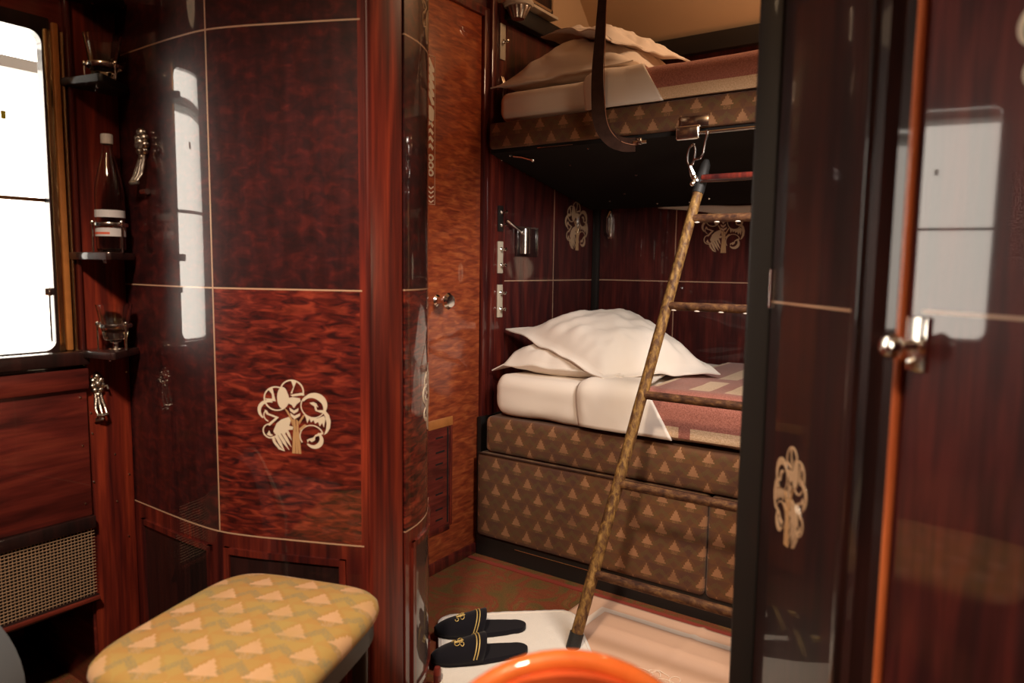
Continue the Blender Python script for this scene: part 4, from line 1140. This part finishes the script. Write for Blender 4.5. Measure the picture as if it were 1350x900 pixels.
# ================================================================== BLUE-GREY ARMCHAIR (corner of the frame)
ac = Vector((-1.668, .432)); az = .335
am = thing('armchair', (-1.75, .30, 0), 'blue grey velvet armchair with pale piping at the lower left', 'armchair')
def AC(u, z, d=0): return Vector((ac.x+rgt.x*u+fwd.x*d, ac.y+rgt.y*u+fwd.y*d, z))
def armshape(dz0=0):
    pts = [(.2*math.cos(PI*i/24), az+.2*math.sin(PI*i/24)) for i in range(25)]
    return [(.2, .07)]+pts+[(-.2, .07)]
ash = armshape(); mb = MB()
v1 = [mb.bm.verts.new(AC(u, z, 0)) for u, z in ash]; v2 = [mb.bm.verts.new(AC(u, z, -.12)) for u, z in ash]
mb.bm.faces.new(v1); mb.bm.faces.new(v2[::-1])
for i in range(len(ash)): j = (i+1) % len(ash); mb.bm.faces.new((v1[i], v1[j], v2[j], v2[i]))
obj('arm_rest', mb, M['bluegrey'], am, smooth=50)
obj('piping', MB().tube([AC(u, z, -.12) for u, z in ash], .012, 8), M['piping'], am)
q = [AC(-.2, 0, -.121), AC(.19, 0, -.121), AC(.19, 0, -.50), AC(-.2, 0, -.50)]
obj('seat_cushion', MB().prism([(p.x, p.y) for p in q], .12, .36, .02), M['bluegrey'], am)
for u, d in ((.15, -.03), (-.15, -.03), (.15, -.46), (-.15, -.46)):
    p = AC(u, 0, d); obj('leg', MB().tube([(p.x, p.y, .119 if d < -.1 else .069), (p.x, p.y, 0)], .014, 10), M['black'], am)

# ================================================================== FLOOR TEXTILES
def clothgrid(fn, nu, nv, th, name, mat, label, cat):
    mb = MB(); mb.grid(fn, nu, nv)
    o = obj(name, mb, mat, smooth=60); md = o.modifiers.new('solid', 'SOLIDIFY'); md.thickness = th; md.offset = 1
    return tag(o, label, cat)
# peach floor cloth with a pale stripe border
rg = thing('floor_cloth', (-.7, 1.8, 0), 'peach cloth with a pale woven stripe spread on the floor under the ladder', 'cloth')
RX0, RX1, RY0, RY1 = -1.128, -.05, 1.42, 2.160
def rz(x, y):
    crease = .004*math.exp(-((x+.735-(y-1.9)*.05)/.010)**2)+.0025*math.exp(-((y-1.985)/.008)**2)
    return .006+crease+.002*noise.noise(Vector((x*5, y*5, 2)))
def rp(s, t): x = RX0+(RX1-RX0)*s+.012*(1-t)*0; y = RY0+(RY1-RY0)*t; return Vector((x-.03*(1-t), y, rz(x, y)))
mb = MB(); mb.grid(rp, 90, 70); co_ = obj('weave', mb, M['rug'], rg, smooth=60)
md = co_.modifiers.new('solid', 'SOLIDIFY'); md.thickness = .004; md.offset = -1
def rstrip(x0, x1, y0, y1, name, mat, par):
    mb = MB(); mb.grid(lambda s, t: Vector((x0+(x1-x0)*s-.03*(1-(y0+(y1-y0)*t-RY0)/(RY1-RY0)), y0+(y1-y0)*t, rz(x0+(x1-x0)*s, y0+(y1-y0)*t)+.0012)), 60, 12)
    return obj(name, mb, mat, par, smooth=60)
rstrip(RX0+.075, RX1-.02, 2.072, 2.097, 'woven_stripe', M['rugwhite'], rg)
rstrip(RX0+.075, RX0+.100, 1.45, 2.0975, 'woven_stripe', M['rugwhite'], rg)
# outlined scroll motif
sm = MB(); cx, cy = -.735, 1.80
for (ox, oy, rx, ry, a0, a1) in ((-.045, .01, .035, .018, 0, 360), (.035, 0, .026, .014, 0, 360), (-.005, .005, .016, .03, 20, 340), (0, -.02, .06, .012, 180, 360), (.05, .025, .014, .02, 0, 300), (0, .03, .03, .010, 0, 200)):
    pts = []
    for i in range(25):
        a = math.radians(a0+(a1-a0)*i/24); x = cx+ox+rx*math.cos(a); y = cy+oy+ry*math.sin(a); pts.append((x, y, rz(x, y)+.0015))
    sm.tube(pts, .0013, 5)
obj('scroll_motif', sm, M['rugline'], rg)

# white towelling mat
ta = Vector((-1.120, 2.015)); tu = Vector((-.75, -.66)).normalized(); tv = Vector((.66, -.75)).normalized()
def tp(s, t):
    W_, H_ = .455, .46; r = .06
    x, y = s*W_, t*H_
    # rounded corner at s=0,t=0 and the others
    for cx_, cy_, sx, sy in ((r, r, -1, -1), (W_-r, r, 1, -1), (r, H_-r, -1, 1), (W_-r, H_-r, 1, 1)):
        dx, dy = (x-cx_)*sx, (y-cy_)*sy
        if dx > 0 and dy > 0:
            m_ = max(dx, dy); l_ = math.hypot(dx, dy)
            if l_ > 0: x = cx_+sx*dx*m_/l_; y = cy_+sy*dy*m_/l_
    p = ta+tu*x+tv*y
    base = .0125 if p.x > -1.17 and p.y < 2.17 else .008
    return Vector((p.x, p.y, .015+.0015*noise.noise(Vector((p.x*12, p.y*12, 1)))+.001*noise.noise(Vector((p.x*60, p.y*60, 1)))))
mt = thing('towel_mat', (-1.17, 1.65, .008), 'white towelling mat lying under the black slippers', 'mat')
mb = MB(); mb.grid(tp, 80, 64); co_ = obj('terry_cloth', mb, M['towel'], mt, smooth=60)
md = co_.modifiers.new('solid', 'SOLIDIFY'); md.thickness = .006; md.offset = -1
hm_ = []
for k in range(4):
    for i in range(30):
        e = i/30; s, t = ((e, 0), (1, e), (1-e, 1), (0, 1-e))[k]; s = .02+.96*s; t = .03+.94*t; hm_.append(tp(s, t)+Vector((0, 0, .0005)))
obj('hem_stitching', MB().tube(hm_, .0016, 5, closed=True), M['linen'], mt)

# slippers
def slipper(heel, direc, label, mirror=1):
    heel = Vector(heel); d = Vector(direc).normalized(); s = Vector((-d.y, d.x))*mirror; z0 = .0175
    r = thing('slipper', (heel.x+d.x*.13, heel.y+d.y*.13, z0), label, 'slipper', 'black velvet slippers with gold stripes')
    Lg = .290
    def half(t):  # half widths along the length 0 heel .. 1 toe
        w = .033+.013*math.sin(PI*min(1, max(0, (t-.15)/.85))**.9)
        if t < .13: w *= math.sqrt(max(0, 1-((.13-t)/.13)**2))
        if t > .80: w *= math.sqrt(max(0, 1-((t-.80)/.20)**2))
        return max(w, .0008)
    def P(t, w, z): q = heel+d*(t*Lg)+s*w; return Vector((q.x, q.y, z))
    # sole
    mb = MB(); bm = mb.bm; N = 40
    rows = []
    for i in range(N+1):
        t = .5-.5*math.cos(PI*i/N); h = half(t)
        rows.append([bm.verts.new(P(t, w*h, z)) for w, z in ((-1, z0), (1, z0), (1.02, z0+.008), (.93, z0+.013), (0, z0+.0125), (-.93, z0+.013), (-1.02, z0+.008))])
    for a, b in zip(rows, rows[1:]):
        for k in range(7): bm.faces.new((a[k], b[k], b[(k+1) % 7], a[(k+1) % 7]))
    bm.faces.new(rows[0]); bm.faces.new(rows[-1][::-1])
    obj('sole', mb, M['velvet'], r, smooth=50)
    # upper: vamp from t0(w) to the toe
    def up(t, w):   # w -1..1
        h = half(t)*1.04
        k = max(0, min(1, (t-.40)/.60)); H = .050*(1-k)**.7+.016
        a = w*PI/2
        return P(t, h*math.sin(a), z0+.006+(H)*max(0, math.cos(a))**.75)
    t0 = .47
    def upg(si, ti):
        w = ti*2-1; st_ = t0-.035*(1-w*w)+.03*w*w; t = st_+(1-st_)*(si**.8); return up(min(t, .999), w)
    mb = MB(); mb.grid(upg, 26, 24)
    uo = obj('upper', mb, M['velvet'], r, smooth=60); md = uo.modifiers.new('solid', 'SOLIDIFY'); md.thickness = .004; md.offset = -1
    for dt in (.075, .105):
        mb = MB(); pts = []
        for i in range(25):
            w = (i/24*2-1)*.93; t = t0-.035*(1-w*w)+.03*w*w+dt; p = up(t, w); pts.append(p+Vector((0, 0, .0012)))
        mb.tube(pts, .0018, 6); obj('gold_stripe', mb, M['gold'], uo)
    mb = MB()
    for (ct, cw, rt, rw, a0, a1) in ((.70, -.12, .020, .16, 0, 330), (.735, .10, .026, .13, 40, 400), (.69, .22, .016, .11, 0, 300), (.76, -.20, .018, .10, 90, 380), (.715, 0, .045, .05, 0, 360)):
        pts = []
        for i in range(17):
            a = math.radians(a0+(a1-a0)*i/16); pts.append(up(ct+rt*math.cos(a), cw+rw*math.sin(a))+Vector((0, 0, .0014)))
        mb.tube(pts, .0013, 5)
    obj('gold_crest', mb, M['gold'], uo)
    return r
slipper((-1.098, 1.700), (-.66, -.75), 'black velvet slipper with gold crest, nearer one on the mat')
slipper((-1.178, 1.812), (-.72, -.70), 'black velvet slipper with gold crest, farther one beside the carpet', -1)

# ================================================================== LIGHT
wd = bpy.data.worlds.new('World'); SC.world = wd; wd.use_nodes = True
bg = wd.node_tree.nodes['Background']; bg.inputs[0].default_value = (1, .90, .77, 1); bg.inputs[1].default_value = 9

def lamp(name, kind, loc, energy, col, size=.1, target=None, cone=None, blend=.6):
    l = bpy.data.lights.new(name, kind); l.energy = energy; l.color = col
    if kind == 'AREA': l.size = size
    else: l.shadow_soft_size = size
    if cone: l.spot_size = math.radians(cone); l.spot_blend = blend
    o = bpy.data.objects.new(name, l); COL.objects.link(o); o.location = loc
    if target is not None: o.rotation_euler = (Vector(target)-Vector(loc)).to_track_quat('-Z', 'Y').to_euler()
    return o
WARM = (1, .66, .38)
lamp('far_berth_fill', 'SPOT', (-.28, 1.72, 1.66), 62, (1, .91, .83), .20, (-1.12, 2.38, .62), 84, .35)  # unseen spot added to brighten the lower berth, cone kept off the upper
lamp('far_cabin_ceiling_light', 'POINT', (-.55, 2.55, 2.42), 11, (1, .66, .40), .08)
lamp('near_cabin_spot', 'SPOT', (-.35, -.25, 2.45), 215, (1, .79, .58), .10, (-1.15, .95, .40), 66, .7)
lamp('far_cabin_fill', 'POINT', (-.20, 1.62, 1.15), 8.5, (1, .74, .48), .10)  # unseen soft fill added to brighten the bowed cabinet and lower door
lamp('near_cabin_ceiling_light', 'POINT', (-.6, -.4, 2.45), 14, WARM, .12)

# ================================================================== CAMERA
yaw, pit, rol = map(math.radians, (34.5, 5.85, .75))
Fw = Vector((-math.sin(yaw)*math.cos(pit), math.cos(yaw)*math.cos(pit), -math.sin(pit)))
R0 = Vector((math.cos(yaw), math.sin(yaw), 0)); U0 = R0.cross(Fw)
Rr = R0*math.cos(rol)+U0*math.sin(rol); Ur = U0*math.cos(rol)-R0*math.sin(rol)
cam = bpy.data.cameras.new('Camera'); co = bpy.data.objects.new('Camera', cam); COL.objects.link(co)
mt4 = Matrix((Rr, Ur, -Fw)).transposed().to_4x4(); mt4.translation = (0, 0, 1.15); co.matrix_world = mt4
cam.sensor_width = 36; cam.lens = 940/1350*36; cam.clip_start = .02
cam.dof.use_dof = True; cam.dof.focus_distance = 2.35; cam.dof.aperture_fstop = 2.6
SC.camera = co
SC.view_settings.view_transform = 'Standard'; SC.view_settings.look = 'None'
SC.view_settings.exposure = 0; SC.view_settings.gamma = 1; SC.view_settings.use_curve_mapping = False
SC.cycles.use_denoising = True
SC.cycles.max_bounces = 10; SC.cycles.diffuse_bounces = 5; SC.cycles.glossy_bounces = 5; SC.cycles.transmission_bounces = 10
SC.cycles.sample_clamp_indirect = 6
SC.cycles.caustics_reflective = False; SC.cycles.caustics_refractive = False
